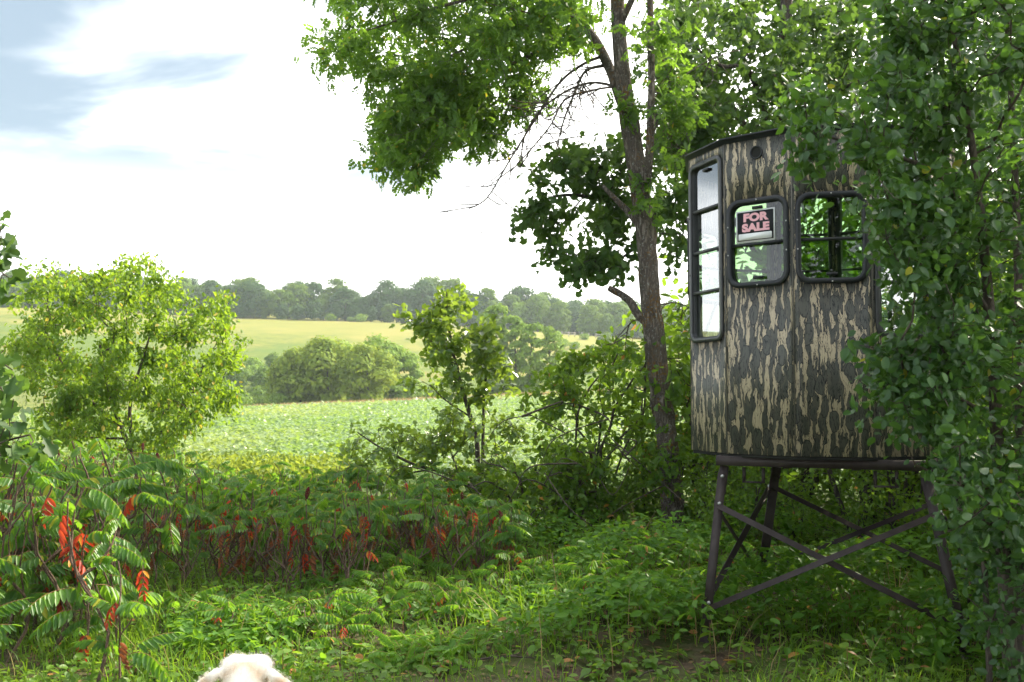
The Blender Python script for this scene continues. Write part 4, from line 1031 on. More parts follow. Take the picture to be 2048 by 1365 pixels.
def sapling():
    t = Tree(104); q = PX; r = t.r; g = G(955, 12.0)
    t.limb([g, q(955, 900, 12), q(945, 850, 12), q(925, 780, 11.95), q(905, 700, 11.9), q(895, 630, 11.9), q(893, 590, 11.9)], .036, .008, False)
    t.limb([g + [.06, .05, 0], q(966, 880, 12.05), q(968, 800, 12.1), q(975, 720, 12.2), q(985, 670, 12.2)], .026, .007, False)
    t.limb([q(940, 840, 12), q(890, 800, 11.9), q(860, 770, 11.8)], .012, .005); t.limb([q(920, 760, 12), q(870, 690, 12.1), q(820, 640, 12.1)], .012, .005)
    A = sample_poly([(855, 640), (895, 585), (930, 600), (975, 640), (1000, 680), (1012, 740), (1030, 775), (1000, 790), (940, 800), (880, 790), (835, 770), (820, 700), (835, 660)], 11.4, 12.7, 190, r, 66, .16)
    B = np.array([q(u, v, r.uniform(11.7, 12.2)) for u, v in ((800, 628), (815, 622), (810, 640), (830, 640), (893, 582), (900, 578), (885, 590), (1030, 770), (1022, 765), (1010, 690))])
    t.grow(np.concatenate([A, B]), .003, .25, .16, .12, .03)
    ls = t.leaves(8, .108, .06, .2, .4, .5, .6)
    plant('oak_sapling', 'young bur oak with glossy lobed leaves on two thin stems behind the sumac', 'tree', t, g, ls, OAK, M['sapling_leaf'], M['twig_bark'], None, 300)
    t = Tree(105); r = t.r; g = G(1010, 11.4)
    t.limb([g, q(985, 1000, 11.4), q(900, 950, 11.3), q(830, 930, 11.2), q(760, 895, 11.2), q(715, 865, 11.1)], .030, .007, False)
    t.limb([q(930, 965, 11.3), q(900, 900, 11.4), q(880, 850, 11.4)], .014, .005); t.limb([q(860, 938, 11.25), q(800, 950, 11.0), q(750, 965, 10.9)], .012, .005)
    A = sample_poly([(690, 870), (725, 835), (790, 865), (850, 870), (900, 820), (990, 830), (1040, 870), (1040, 960), (960, 1000), (840, 985), (740, 960), (700, 910)], 10.7, 12.0, 240, r, 70, .15)
    t.grow(A, .003, .25, .16, .14, .03); ls = t.leaves(7, .085, .05, .2, .5, .5, .5)
    plant('sprawling_oak', 'low sprawling oak with one long crooked branch reaching over the sumac', 'tree', t, g, ls, OAK, M['sapling_leaf'], M['twig_bark'], None, 200)
sapling()

def thicket():
    q = PX
    specs = [('leafy shrub with arching bare twigs against the left of the ash trunk', 106, 1215, 10.9, [(1060, 790), (1110, 740), (1180, 690), (1235, 672), (1290, 690), (1320, 760), (1320, 1000), (1250, 1040), (1100, 1000), (1080, 880)], 9.9, 12.0, 420, 70),
             ('low dark shrub beneath the oak sapling behind the sumac', 107, 1050, 10.6, [(880, 985), (960, 930), (1080, 880), (1150, 900), (1180, 1000), (1130, 1060), (980, 1045), (900, 1020)], 9.8, 11.6, 300, 52),
             ('leafy shrub filling the gap between ash trunk and blind', 108, 1395, 11.2, [(1330, 700), (1390, 660), (1480, 680), (1500, 1010), (1400, 1060), (1330, 1030), (1345, 850)], 10.6, 12.2, 300, 52)]
    for lab, seed, u, d, poly, d0, d1, n, cl in specs:
        t = Tree(seed); r = t.r; g = G(u, d); us = [p[0] for p in poly]; vs = [p[1] for p in poly]
        for i in range(7):
            e = q(r.uniform(min(us) + 20, max(us) - 20), r.uniform(min(vs) + 30, (min(vs) + max(vs)) / 2), r.uniform(d0, d1)); s = g + [r.normal() * .15, r.normal() * .12, 0]
            m = (s + e) / 2 + [r.normal() * .2, r.normal() * .1, .25]
            t.limb([s, m, e], r.uniform(.014, .026), .006, False, 5, .02)
        for i in range(16 if seed == 106 else 8):                       # bare tangled stems
            a = q(r.uniform(min(us), max(us)), r.uniform(sum(vs) / len(vs) - 40, max(vs)), d0 - r.uniform(0, .25)); b = a + [r.uniform(-1, 1) * .7, r.normal() * .15, r.uniform(-.5, .2)]
            t.limb([a, (a + b) / 2 + r.normal(size=3) * .10 + [0, 0, .12], b], r.uniform(.006, .013), .003, True, 5)
        t.grow(sample_poly(poly, d0, d1, n, r, cl, .24), .0028, .25, .2, .15, .04)
        ls = t.leaves(11, .075, .06, .25, .6, .5, .5)
        plant('shrub', lab, 'shrub', t, g, ls, OVAL, M['shrub_leaf'], M['twig_bark'], 'shrubs beside the ash tree', 120)
thicket()

def buckthorn():
    t = Tree(110); q = PX; r = t.r; g = G(2010, 4.75)
    t.limb([g, q(2000, 1000, 4.75), q(1985, 700, 4.7), q(1960, 420, 4.7), q(1930, 200, 4.7), q(1880, -80, 4.7)], .036, .010, False)
    t.limb([g + [.08, .1, 0], q(2040, 900, 4.9), q(2035, 500, 5.1), q(2020, 150, 5.2), q(2000, -200, 5.2)], .030, .010, False)
    t.limb([g + [-.05, .12, 0], q(1960, 1050, 5.0), q(1900, 860, 5.0), q(1840, 760, 4.9), q(1790, 700, 4.8)], .016, .005, False)
    t.limb([q(1980, 640, 4.7), q(1900, 520, 4.6), q(1840, 480, 4.5), q(1790, 450, 4.45)], .014, .005); t.limb([q(1960, 430, 4.7), q(1860, 340, 4.6), q(1750, 300, 4.5), q(1640, 270, 4.45)], .014, .005)
    t.limb([q(1940, 250, 4.7), q(1840, 180, 4.6), q(1740, 160, 4.6)], .012, .005); t.limb([q(1990, 820, 4.7), q(1890, 780, 4.5), q(1830, 750, 4.4), q(1790, 740, 4.4)], .011, .005)
    t.limb([q(1995, 960, 4.75), q(1900, 960, 4.6), q(1830, 930, 4.5)], .011, .005)
    A = np.concatenate([
        sample_poly([(1770, 20), (1800, -20), (1930, -40), (1930, 500), (1850, 480), (1770, 400), (1700, 350), (1630, 320), (1610, 280), (1640, 240), (1680, 215), (1700, 160), (1750, 120)], 4.1, 5.1, 240, r, 56, .13),
        sample_poly([(1575, 255), (1600, 240), (1640, 270), (1640, 320), (1600, 330)], 4.35, 4.6, 14, r, 4, .06), sample_poly([(1580, 190), (1640, 160), (1660, 200), (1610, 215)], 4.4, 4.7, 14, r, 5, .06),
        sample_poly([(1730, 380), (1930, 420), (1930, 700), (1840, 660), (1800, 560), (1770, 470)], 4.1, 5.0, 140, r, 36, .12),
        sample_poly([(1745, 700), (1820, 670), (1930, 680), (1930, 1010), (1860, 980), (1810, 930), (1760, 850), (1735, 770)], 4.0, 5.0, 130, r, 34, .12),
        sample_poly([(1900, -80), (2180, -80), (2180, 1170), (1985, 1210), (1920, 1080)], 4.1, 6.4, 760, r, 130, .24),
        sample_poly([(1920, 960), (1990, 940), (2180, 1000), (2180, 1420), (2000, 1400), (1960, 1230), (1915, 1080)], 4.4, 5.6, 220, r, 46, .18),
        sample_poly([(1770, 20), (1840, -350), (2200, -350), (2250, 0)], 4.0, 6.2, 240, r, 40, .26)])
    t.grow(A, .0024, .25, .16, .15, .02)
    ls = t.leaves(16, .045, .05, .30, .25, .5, .4, .45)
    plant('buckthorn_tree', 'leafy buckthorn with oval green leaves hanging over the front of the blind', 'tree', t, g, ls, OVALW, M['buckthorn_leaf'], M['twig_bark'], None, 300)
buckthorn()

def edge_oak():
    t = Tree(111); q = PX; r = t.r; g = G(-110, 4.9)
    t.limb([g, q(-105, 900, 4.9), q(-90, 600, 4.9), q(-80, 350, 4.9)], .028, .008, False)
    t.limb([q(-100, 950, 4.9), q(-40, 900, 4.8), q(20, 880, 4.7), q(60, 870, 4.7)], .010, .004); t.limb([q(-95, 800, 4.9), q(-40, 750, 4.8), q(10, 730, 4.7)], .009, .004)
    t.limb([q(-90, 560, 4.9), q(-50, 530, 4.8), q(-10, 520, 4.7)], .008, .004)
    B = np.array([q(u + r.normal() * 7, v + r.normal() * 8, r.uniform(4.6, 4.9)) for u, v in ((2, 435), (0, 470), (-6, 500), (5, 560), (-4, 580), (8, 545), (10, 705), (20, 745), (5, 790), (30, 800), (15, 840), (45, 850), (55, 900), (70, 880), (30, 900), (10, 920), (-30, 640), (-50, 680), (-60, 480), (-60, 560), (-80, 420), (-70, 800)) for _ in range(2)])
    t.grow(B, .003, .25, .12, .12, .02); ls = t.leaves(4, .100, .035, .25, .5, .5, .3)
    plant('edge_oak', 'young oak with large dusty blue-green lobed leaves beside the sunlit bush', 'tree', t, g, ls, OAK, M['oak_leaf'], M['twig_bark'], None, 120)
edge_oak()

def background_wood():
    # undergrowth and trees that continue the wood to the right and behind the lane
    def proto(name, seed, h, w, n, per, lsz, lm, tmpl, stems=5, low=.05):
        t = Tree(seed); r = t.r
        for i in range(stems):
            a = r.uniform(0, 6.28); rr = w * .28 * r.uniform(.2, 1)
            t.limb([(r.normal() * .08, r.normal() * .08, -.1), (math.cos(a) * rr * .5, math.sin(a) * rr * .5, h * .35), (math.cos(a) * rr, math.sin(a) * rr, h * r.uniform(.6, .85))], .012 * h, .004 * h, False, 4, .02)
        c = r.normal(size=(n // 6, 3)); c = c / np.linalg.norm(c, axis=1, keepdims=True) * (r.uniform(.25, 1, n // 6) ** .5)[:, None] * [w / 2, w / 2, h * (1 - low) / 2] + [0, 0, h * (1 + low) / 2]
        tg = c[r.integers(0, len(c), n)] + r.normal(size=(n, 3)) * w * .06
        t.grow(tg, .003, .25, h * .08, .14, .02)
        pos, fr, sz = t.leaves(per, lsz, w * .028, .3, .6, .5, .5)
        root = thing(name, 'x', 'tree'); obj('trunk', t.wood(name + '_trunk', M['oak_bark'], (0, 0, 0)), root)
        stuff(obj('crown', leaf_mesh(name + '_crown', tmpl, pos, fr, sz, lm), root)); return root
    sh = [proto('undergrowth_shrub', 121, 2.9, 2.8, 330, 9, .085, M['shrub_leaf'], OVAL, 5, .22), proto('undergrowth_shrub', 122, 2.4, 2.6, 300, 9, .085, M['shrub_leaf'], OVAL, 5, .25)]
    for i, (x, y, s) in enumerate(((3.3, 9.2, .95), (4.4, 8.6, 1.05), (5.5, 7.9, 1.1), (5.0, 10.5, 1.25), (6.6, 9.5, 1.3), (2.7, 12.3, 1.0), (3.9, 12.6, 1.1), (2.9, 10.6, 1.3), (4.1, 10.9, 1.4), (3.5, 13.5, 1.6), (4.9, 13.0, 1.6), (2.2, 9.3, .5), (3.3, 8.5, .55), (1.8, 10.2, .6), (4.6, 6.4, 1.0), (6.4, 6.4, 1.2), (4.2, 4.3, .9))):
        o = put(sh[i % 2], x, y, s, 'dense shady shrub in the undergrowth behind the tower' if i < 11 else 'small low shrub in the brush just behind the tower legs' if i < 14 else 'leafy shrub in the shade beyond the buckthorn', 'undergrowth shrubs'); o['category'] = 'shrub'
    wt = [proto('woodland_tree', 131, 9.5, 6.0, 520, 12, .20, M['wood_leaf'], DIA, 3, .25), proto('woodland_tree', 132, 8.5, 6.5, 520, 12, .20, M['wood_leaf'], DIA, 3, .22)]
    for i, (x, y, s) in enumerate(((6.4, 13.8, .8), (8.8, 12.5, .72), (9.8, 16.5, .9), (12.0, 10.0, .75), (7.7, 7.3, .85), (14.5, 14.5, .9), (-4.5, -21, 1.0), (3.5, -19, .9), (10.5, -20, 1.0), (-13.5, -22, 1.0))):  # nearest tree at right, out of view, is added to shade the buckthorn
        put(wt[i % 2], x, y, s, 'tall shady tree of the wood behind the blind' if i < 6 else 'tree of the wood behind the lane', 'trees of the near wood')
background_wood()

# ------------------------------------------------------------------ sumac
def frond_mesh(name, seed, npair, L, droop, lm, leaf=0.30, tip=0.85):
    r = np.random.default_rng(seed); V = []; Fs = {4: [], 5: [], 3: []}; n = 0
    tv, tf = T_oval(0.185)
    def curve(t): return np.array([0.03 * math.sin(3 * t), t * L * (1 - 0.12 * droop * t), L * (0.16 * t - droop * 0.55 * t * t)])
    for i in range(npair):
        t = 0.14 + 0.84 * (i + .5) / npair; p = curve(t); tg = curve(t + .02) - curve(t); tg /= np.linalg.norm(tg)
        sz = leaf * L * (0.62 + 0.75 * math.sin(math.pi * min(1, .12 + .85 * t))) * .80
        for s in (-1, 1):
            d = np.array([s * 0.86, 0, 0]) + tg * .40 + [0, 0, -.55 - .45 * droop + r.normal() * .12] + r.normal(size=3) * .06; d /= np.linalg.norm(d)
            nr = np.array([s * .45, 0, 1.0]) + r.normal(size=3) * .15; nr -= d * (nr @ d); nr /= np.linalg.norm(nr); x = np.cross(d, nr)
            q = np.array([p + sz * (a[0] * x + a[1] * d + (a[2] - .10 * a[1] ** 2) * nr) for a in tv]); V.append(q); Fs[5] += [[k + n for k in f] for f in tf]; n += len(q)
    d = curve(1.0) - curve(.95); d /= np.linalg.norm(d); x = np.cross(d, [0, 0, 1.0]); x /= np.linalg.norm(x); nr = np.cross(x, d); p = curve(.97)
    q = np.array([p + leaf * L * .7 * (a[0] * x + a[1] * d + a[2] * nr) for a in tv]); V.append(q); Fs[5] += [[k + n for k in f] for f in tf]; n += len(q)
    ts = np.linspace(0, .98, 6)
    pts = np.array([curve(t) for t in ts]); w = .0045
    A = np.concatenate([pts + [w, 0, 0], pts + [0, 0, w * 1.4], pts - [w, 0, 0]]); m = len(ts)
    for a, b in ((0, 1), (1, 2), (2, 0)): Fs[4] += [[n + a*m+i, n + a*m+i+1, n + b*m+i+1, n + b*m+i] for i in range(m - 1)]
    V.append(A)
    mi = [0] * 0
    me = mesh_np(name, np.concatenate(V), [np.array(f) for f in Fs.values() if f], [lm, M['sumac_stalk']])
    k4 = len(Fs[4]); idx = np.zeros(len(me.polygons), np.int32); idx[:k4] = 1; me.polygons.foreach_set('material_index', idx)
    return me
M['sumac_stalk'] = plain('sumac_stalk', (0.22, 0.10, 0.05), 0.6, 0.3)
FG = [frond_mesh('frond', 200 + i, np_, 1.0, dr, M['sumac_leaf']) for i, (np_, dr) in enumerate(((8, .7), (9, 1.0), (8, 1.3), (9, .5), (7, 1.1)))]
FS = [frond_mesh('seedling_frond', 210 + i, np_, 1.0, dr, M['seedling_leaf']) for i, (np_, dr) in enumerate(((7, .6), (8, .9), (7, .4)))]
FR = [frond_mesh('red_frond', 220 + i, np_, 1.0, dr, M['sumac_red'], leaf=.42) for i, (np_, dr) in enumerate(((3, .7), (4, 1.2)))]
FF = [frond_mesh('fern_frond', 230 + i, 15, 1.0, dr, M['fern_leaf'], leaf=.17) for i, dr in enumerate((.5, .8, 1.0))]
def fruit_mesh(seed):
    r = np.random.default_rng(seed); mb = MB(); n = 70; 
    for i in range(n):
        z = i / n; rr = .022 * math.sin(math.pi * min(.96, .12 + .86 * z)) ** .8; a = i * 2.4
        c = np.array([math.cos(a) * rr, math.sin(a) * rr, z * .12]); s = .0062 * r.uniform(.8, 1.25)
        mb.add([c + [s, 0, 0], c + [-s, 0, 0], c + [0, s, 0], c + [0, -s, 0], c + [0, 0, s], c + [0, 0, -s]], [(0,2,4),(2,1,4),(1,3,4),(3,0,4),(2,0,5),(1,2,5),(3,1,5),(0,3,5)])
    mb.cyl((0, 0, -.03), (0, 0, .115), .008, 5)
    return mb.mesh('fruit_cluster', M['fruit'], True)
FRUIT = [fruit_mesh(240), fruit_mesh(241)]
def stem_mesh(seed, h, forks):
    t = Tree(seed); r = t.r; lean = r.normal(size=2) * .16 * h
    top = np.array([lean[0], lean[1], h]); k1 = r.normal(size=2) * .06
    t.limb([(0, 0, -.06), (lean[0] * .2 + k1[0], lean[1] * .2 + k1[1], h * .3), (lean[0] * .6 - k1[0], lean[1] * .6 - k1[1], h * .65), top], .0115 * (0.6 + .5 * h), .006, False, 3, .012)
    tips = [top]
    for i in range(forks):
        a = r.uniform(0, 6.28); z0 = h * r.uniform(.25, .6); e = np.array([lean[0] * .7 + math.cos(a) * .2 * h, lean[1] * .7 + math.sin(a) * .2 * h, h * r.uniform(.68, .98)])
        m = np.array([lean[0] * .4 + math.cos(a) * .11 * h, lean[1] * .4 + math.sin(a) * .11 * h, (z0 + e[2]) / 2 - .04])
        t.limb([np.array([lean[0] * .35, lean[1] * .35, z0]), m, e], .0085, .005, True, 3, .008); tips.append(e)
    return t.wood('sumac_stem', M['sumac_bark'], (0, 0, 0)), tips
STEMS = [stem_mesh(250 + i, 1.0, (2, 3, 3, 4, 2, 3, 4, 2)[i]) for i in range(8)]
def sumac(r, x, y, h, label, group, nf=7, fl=0.34, fronds=FG, red=0.07, fruit=0.10, dead=0.0, low=.22):
    k = int(r.integers(len(STEMS))); me, tips = STEMS[k]
    t = thing('sumac' if fronds is FG else 'sumac_seedling', label, 'sumac' if fronds is FG else 'seedling', (x, y, float(terrain(x, y))), r.uniform(0, 6.28), group)
    s = obj('stem', me, t); s.scale = (0.85 * max(h, .55), 0.85 * max(h, .55), h)
    a0 = r.uniform(0, 6.28); nred = nfru = ndead = 0
    for i in range(nf):
        tip = np.array(tips[i % len(tips)]) * [0.85 * max(h, .55), 0.85 * max(h, .55), h]
        p = tip * (1 - low * r.uniform(0, 1) * (i > 2)); isred = r.uniform() < red
        me_ = FR[r.integers(2)] if isred else fronds[r.integers(len(fronds))]
        f = obj('frond', me_, t, p); L = fl * r.uniform(.7, 1.25) * (.6 if isred else 1)
        pitch = r.uniform(-.25, .65) - (.75 if isred else 0); f.rotation_euler = (pitch, r.normal() * .15, a0 + i * 2.4); f.scale = (L, L, L)
        if isred: f['label'] = 'red turned leaf frond'; nred += 1
    if r.uniform() < fruit:
        nfru = 1; tip = np.array(tips[0]) * [0.85 * max(h, .55), 0.85 * max(h, .55), h]; f = obj('fruit_cluster', FRUIT[r.integers(2)], t, tip + [0, 0, .01]); f.rotation_euler = (r.normal() * .2, r.normal() * .2, 0); f.scale = (r.uniform(.55, .8),) * 3
    # withered red-brown leaves still hanging on the bare stem
    for i in range(int(r.poisson(dead))):
        ndead += 1; f = obj('withered_frond', FD[r.integers(2)], t, np.array([0, 0, h * r.uniform(.35, .8)]) + r.normal(size=3) * .02); L = r.uniform(.10, .20)
        f.rotation_euler = (-1.25 + r.normal() * .25, 0, r.uniform(0, 6.28)); f.scale = (L,) * 3
    traits = [w for w, c in (('scarlet fronds', nred > 1), ('one scarlet frond', nred == 1), ('a dark red fruit cone', nfru), ('withered brown fronds', ndead > 1), ('one withered frond', ndead == 1)) if c]
    if traits: t['label'] = label + ', with ' + traits[0]
    return t
M['withered'] = leaf_mat('withered', (0.16, 0.055, 0.022), (0.36, 0.12, 0.04), (0.4, 0.12, 0.04), 0.3, 0.6)
FD = [frond_mesh('withered_frond', 260 + i, 5, 1.0, 1.4, M['withered'], leaf=.34) for i in range(2)]
def sumacs():
    r = np.random.default_rng(77); n = 0
    # the stand between the lane and the field
    LAB = 'green sumac in the dense stand below the field'; GRP = 'sumacs of the stand below the field'
    LF = 'bare-stemmed sumac at the front edge of the stand'; GF = 'sumacs at the front edge of the stand'
    pts = []
    tries = 0
    while len(pts) < 250 and tries < 20000:
        tries += 1
        y = r.uniform(7.4, 14.0); u = r.uniform(-60, 1030); x = GX(u, y)
        if u > 420 and y > 12.2: continue
        if u > 420 and y > 9.3 and r.uniform() < .45: continue
        if u > 620 and y > 11.2: continue
        if u > 900 and y > 9.6: continue
        if u < 330 and y > 13: continue
        front = 7.55 + 0.0006 * u + .25 * math.sin(u * .017)
        if y < front: continue
        if any((x - a) ** 2 + (y - b) ** 2 < .21 ** 2 for a, b, *_ in pts): continue
        pts.append((x, y, u, front))
    for x, y, u, front in pts:
        d = y - front; h = (r.uniform(.50, .88) if u < 400 else r.uniform(.50, .78)) - .01 * max(0, y - 9)
        if u < 300: h += .22 * (1 - u / 300)
        if 680 < u: h += .02
        sumac(r, x, y, h, LF if d < .7 else LAB, GF if d < .7 else GRP, int(r.integers(9, 13)), .205, FG, .04, .04, 2.0 if d < 1.3 else .3, .75 if u < 400 else .18)
    # taller plants at the left, closer to the lane
    for i in range(26):
        y = r.uniform(5.1, 7.3); u = r.uniform(-140, 265 - 20 * (y - 5.1)); x = GX(u, y)
        h = 1.55 - (r.uniform(955, 1120) - HZ) / F * y if u > 30 else r.uniform(.75, 1.15)
        sumac(r, x, y, max(.6, min(h, 1.2)), 'leafy sumac in the near corner of the stand', 'sumacs in the near corner', int(r.integers(8, 13)), .25, FG, .14, .04, .6, .7)
    for u, y, h in ((265, 6.9, 1.18), (215, 7.2, 1.12), (150, 7.0, 1.05), (60, 6.6, 1.1), (300, 7.5, 1.02), (100, 7.4, 1.15)):
        sumac(r, GX(u, y), y, h, 'tall dark-fronded sumac in front of the sunlit bush', 'tall sumacs in front of the sunlit bush', 9, .33, FG, .03, .15)
    # bare twiggy suckers standing along the front of the stand
    for i in range(46):
        u = r.uniform(330, 985); y = 7.5 + .0006 * u + .25 * math.sin(u * .017) + r.uniform(-.12, .55); x = GX(u, y)
        k = int(r.integers(len(STEMS))); h = r.uniform(.42, .68)
        t = thing('bare_sucker', 'leafless brown sumac sucker among the stems at the front of the stand', 'sumac', (x, y, float(terrain(x, y))), r.uniform(0, 6.28), 'leafless suckers at the front of the stand')
        st = obj('stem', STEMS[k][0], t); st.scale = (.75, .75, h)
        for j in range(int(r.poisson(1.6))):
            f = obj('withered_frond', FD[r.integers(2)] if r.uniform() < .55 else FR[r.integers(2)], t, np.array(STEMS[k][1][j % len(STEMS[k][1])]) * [.75, .75, h]); L = r.uniform(.08, .16); f.rotation_euler = (-1.0 + r.normal() * .3, 0, r.uniform(0, 6.28)); f.scale = (L,) * 3
    # seedlings in the grass
    c = 0
    while c < 130:
        y = r.uniform(6.1, 9.6); u = r.uniform(330, 1560); x = GX(u, y)
        if y < 6.6 and 780 < u < 1500: continue
        if y > 7.4 and u < 650: continue
        c += 1
        h = r.uniform(.12, .34) * (1.1 if u > 950 else .8)
        sumac(r, x, y, h, 'low sumac seedling in the grass before the stand' if u < 1000 else 'sumac seedling between the stand and the tower', 'sumac seedlings in the grass' if u < 1000 else 'sumac seedlings by the tower', int(r.integers(4, 7)), .19, FS, .025, 0)
sumacs()

# ------------------------------------------------------------------ grass and low plants
def near_ground():
    r = np.random.default_rng(88)
    def bare(x, y):                                       # trodden bare soil at the lane's edge
        return np.exp(-(((x - 0.75) / 1.25) ** 2 + ((y - 5.55) / .52) ** 2)) + np.exp(-(((x + .75) / .35) ** 2 + ((y - 5.55) / .25) ** 2)) + np.exp(-(((x - 0.3) / .3) ** 2 + ((y - 6.35) / .12) ** 2))
    n = 52000; y = 4.2 + 10.3 * r.uniform(0, 1, n) ** 1.5; x = r.uniform(-.62, .66, n) * (y + .6)
    k = (r.uniform(0, 1, n) > 1.1 * bare(x, y)) & (np.sin(x * 3.1 + np.sin(y * 2.3) * 2) + np.sin(y * 3.7 + x) + r.normal(size=n) * .9 > -1.0)
    x, y = x[k], y[k]; n = len(x)
    L = r.uniform(.10, .30, n) * (1 + .25 * np.sin(x * 2.1 + y)) * np.where(y > 6.3, 1.15, .8)
    A, Fs = blades(r, x, y, terrain(x, y) - .01, L, .0030 + .0022 * r.uniform(0, 1, n), .75)
    stuff(tag(obj('lane_grass', mesh_np('lane_grass', A, Fs, M['grass'])), 'long soft green grass growing before the sumac and under the tower', 'grass'))
    n = 220; y = r.uniform(5.4, 11, n); x = r.uniform(-.5, .62, n) * y
    A, Fs = blades(r, x, y, terrain(x, y), r.uniform(.25, .55, n), .0028, .9)
    stuff(tag(obj('dry_stalks', mesh_np('dry_stalks', A, Fs, M['dry_grass'])), 'thin straw-coloured dead stalks scattered through the green grass', 'grass'))
    # low broad-leaved ground cover
    n = 24000; y = 4.6 + 8.5 * r.uniform(0, 1, n) ** 1.6; x = r.uniform(-.58, .64, n) * y
    cl = np.sin(x * 4.3 + 1.3 * np.sin(y * 3.1)) + np.cos(y * 4.1 - x * 1.7); k = (cl + r.normal(size=n) * .7 > -.2) & (r.uniform(0, 1, n) > .35 * bare(x, y)); x, y = x[k], y[k]; n = len(x)
    z = terrain(x, y) + r.uniform(.01, .16, n) * np.where(y < 6.2, .5, 1.0); fr = frames(r.normal(size=(n, 3)) * [1, 1, .3] + [0, 0, -.1], rnd_unit(n, r) * .5 + [0, -.15, 1])
    stuff(tag(obj('ground_cover', leaf_mesh('ground_cover', OVALW, np.stack([x, y, z], 1), fr, r.uniform(.025, .068, n), M['weed_leaf'])), 'carpet of small bright green leaves over the bare soil in front', 'ground cover'))
    n = 5200; y = r.uniform(4.4, 8, n); x = r.uniform(-.5, .6, n) * y; z = terrain(x, y) + .006 + r.uniform(0, .008, n)
    fr = frames(r.normal(size=(n, 3)) * [1, 1, .15], rnd_unit(n, r) * .25 + [0, 0, 1])
    stuff(tag(obj('leaf_litter', leaf_mesh('leaf_litter', DIA, np.stack([x, y, z], 1), fr, r.uniform(.02, .055, n), M['litter'])), 'brown dead leaf litter lying on the bare soil', 'leaf litter'))
    # knee-high herbs round the tower, the trunk and in front of the sumac
    n = 52000; y = 5.5 + 6.5 * r.uniform(0, 1, n) ** 1.25; x = r.uniform(-.34, .62, n) * y
    cl = np.sin(x * 2.9 + 1.7 * np.sin(y * 2.1)) + np.cos(y * 3.3 - x * 2.3); side = sstep(-.2, 1.0, x)
    k = (cl + r.normal(size=n) * .6 > .55 - 1.0 * side) & (r.uniform(0, 1, n) > 1.3 * bare(x, y)); x, y, cl, side = x[k], y[k], cl[k], side[k]; n = len(x)
    top = (.16 + .20 * side + .10 * np.clip(cl, -1, 1.5) * side) * sstep(5.25, 5.85, y) * (1 + .25 * sstep(8, 9.5, y))
    z = terrain(x, y) + np.maximum(.02, top * r.uniform(.25, 1, n) ** .7)
    fr = frames(r.normal(size=(n, 3)) * [1, 1, .35] + [0, 0, -.25], rnd_unit(n, r) * .55 + [0, -.2, 1])
    stuff(tag(obj('undergrowth_herbs', leaf_mesh('undergrowth_herbs', OVAL, np.stack([x, y, z], 1), fr, r.uniform(.035, .085, n), M['seedling_leaf'])), 'lush knee-high leafy herbs round the tower legs and the foot of the ash tree', 'undergrowth'))
    # sunny weeds between sumac and field
    n = 9000; u = r.uniform(250, 700, n); y = r.uniform(13.2, 15.6, n); x = GX(u, y); z = terrain(x, y) + r.uniform(.05, .62, n)
    fr = frames(rnd_unit(n, r) + [0, 0, -.2], rnd_unit(n, r) * .8 + [0, 0, .6])
    stuff(tag(obj('field_edge_weeds', leaf_mesh('field_edge_weeds', OVAL, np.stack([x, y, z], 1), fr, r.uniform(.05, .10, n), M['strip_leaf'])), 'pale yellow-green weeds along the edge of the field behind the sumac', 'weeds'))
near_ground()
WEED = single_leaf('weed_leaf', OVALW, M['weed_leaf']); WSTEM = None
def weeds():
    r = np.random.default_rng(91); stem = MB().cyl((0, 0, -.03), (0, 0, 1), .022, 5).mesh('weed_stem', M['sumac_stalk'])
    c = 0
    for i in range(400):
        if c >= 110: break
        y = r.uniform(5.45, 7.0); u = r.uniform(740, 1960) if c < 84 else r.uniform(240, 900); x = GX(u, y)
        if 5.6 < y < 6.0 and 750 < u < 950: continue
        c += 1; h = r.uniform(.06, .20)
        t = thing('broadleaf_weed', 'low broad-leaved weed on the bare soil in front of the tower' if u > 900 else 'low broad-leaved weed in the grass beside the dog', 'weed', (x, y, float(terrain(x, y))), r.uniform(0, 6.28), 'weeds in front of the tower' if u > 900 else 'weeds beside the dog')
        s = obj('stem', stem, t); s.scale = (.10, .10, h)
        for j in range(int(r.integers(6, 11))):
            f = obj('leaf', WEED, t, (0, 0, h * r.uniform(.35, 1))); L = r.uniform(.045, .085); f.scale = (L,) * 3; f.rotation_euler = (r.uniform(-.5, .35), r.normal() * .25, j * 2.4 + r.normal() * .3)
weeds()
def ferns():
    r = np.random.default_rng(95)
    lab = ['bright yellow-green feathery fern at the edge of the bare soil', 'smaller feathery fern tuft trailing from the bright fern', 'low feathery fern spilling towards the leaf litter']
    for i, (u, y, n, L) in enumerate(((835, 5.85, 64, .25), (905, 6.05, 44, .22), (785, 5.75, 36, .20))):
        t = thing('fern', lab[i], 'fern', (GX(u, y), y, float(terrain(GX(u, y), y))), 0)
        for j in range(n):
            f = obj('frond', FF[r.integers(3)], t, (r.normal() * .13, r.normal() * .06, .01 + r.uniform(0, .07))); l = L * r.uniform(.6, 1.1); f.scale = (l, l, l); f.rotation_euler = (r.uniform(-.1, .8), r.normal() * .4, r.uniform(0, 6.28))
ferns()
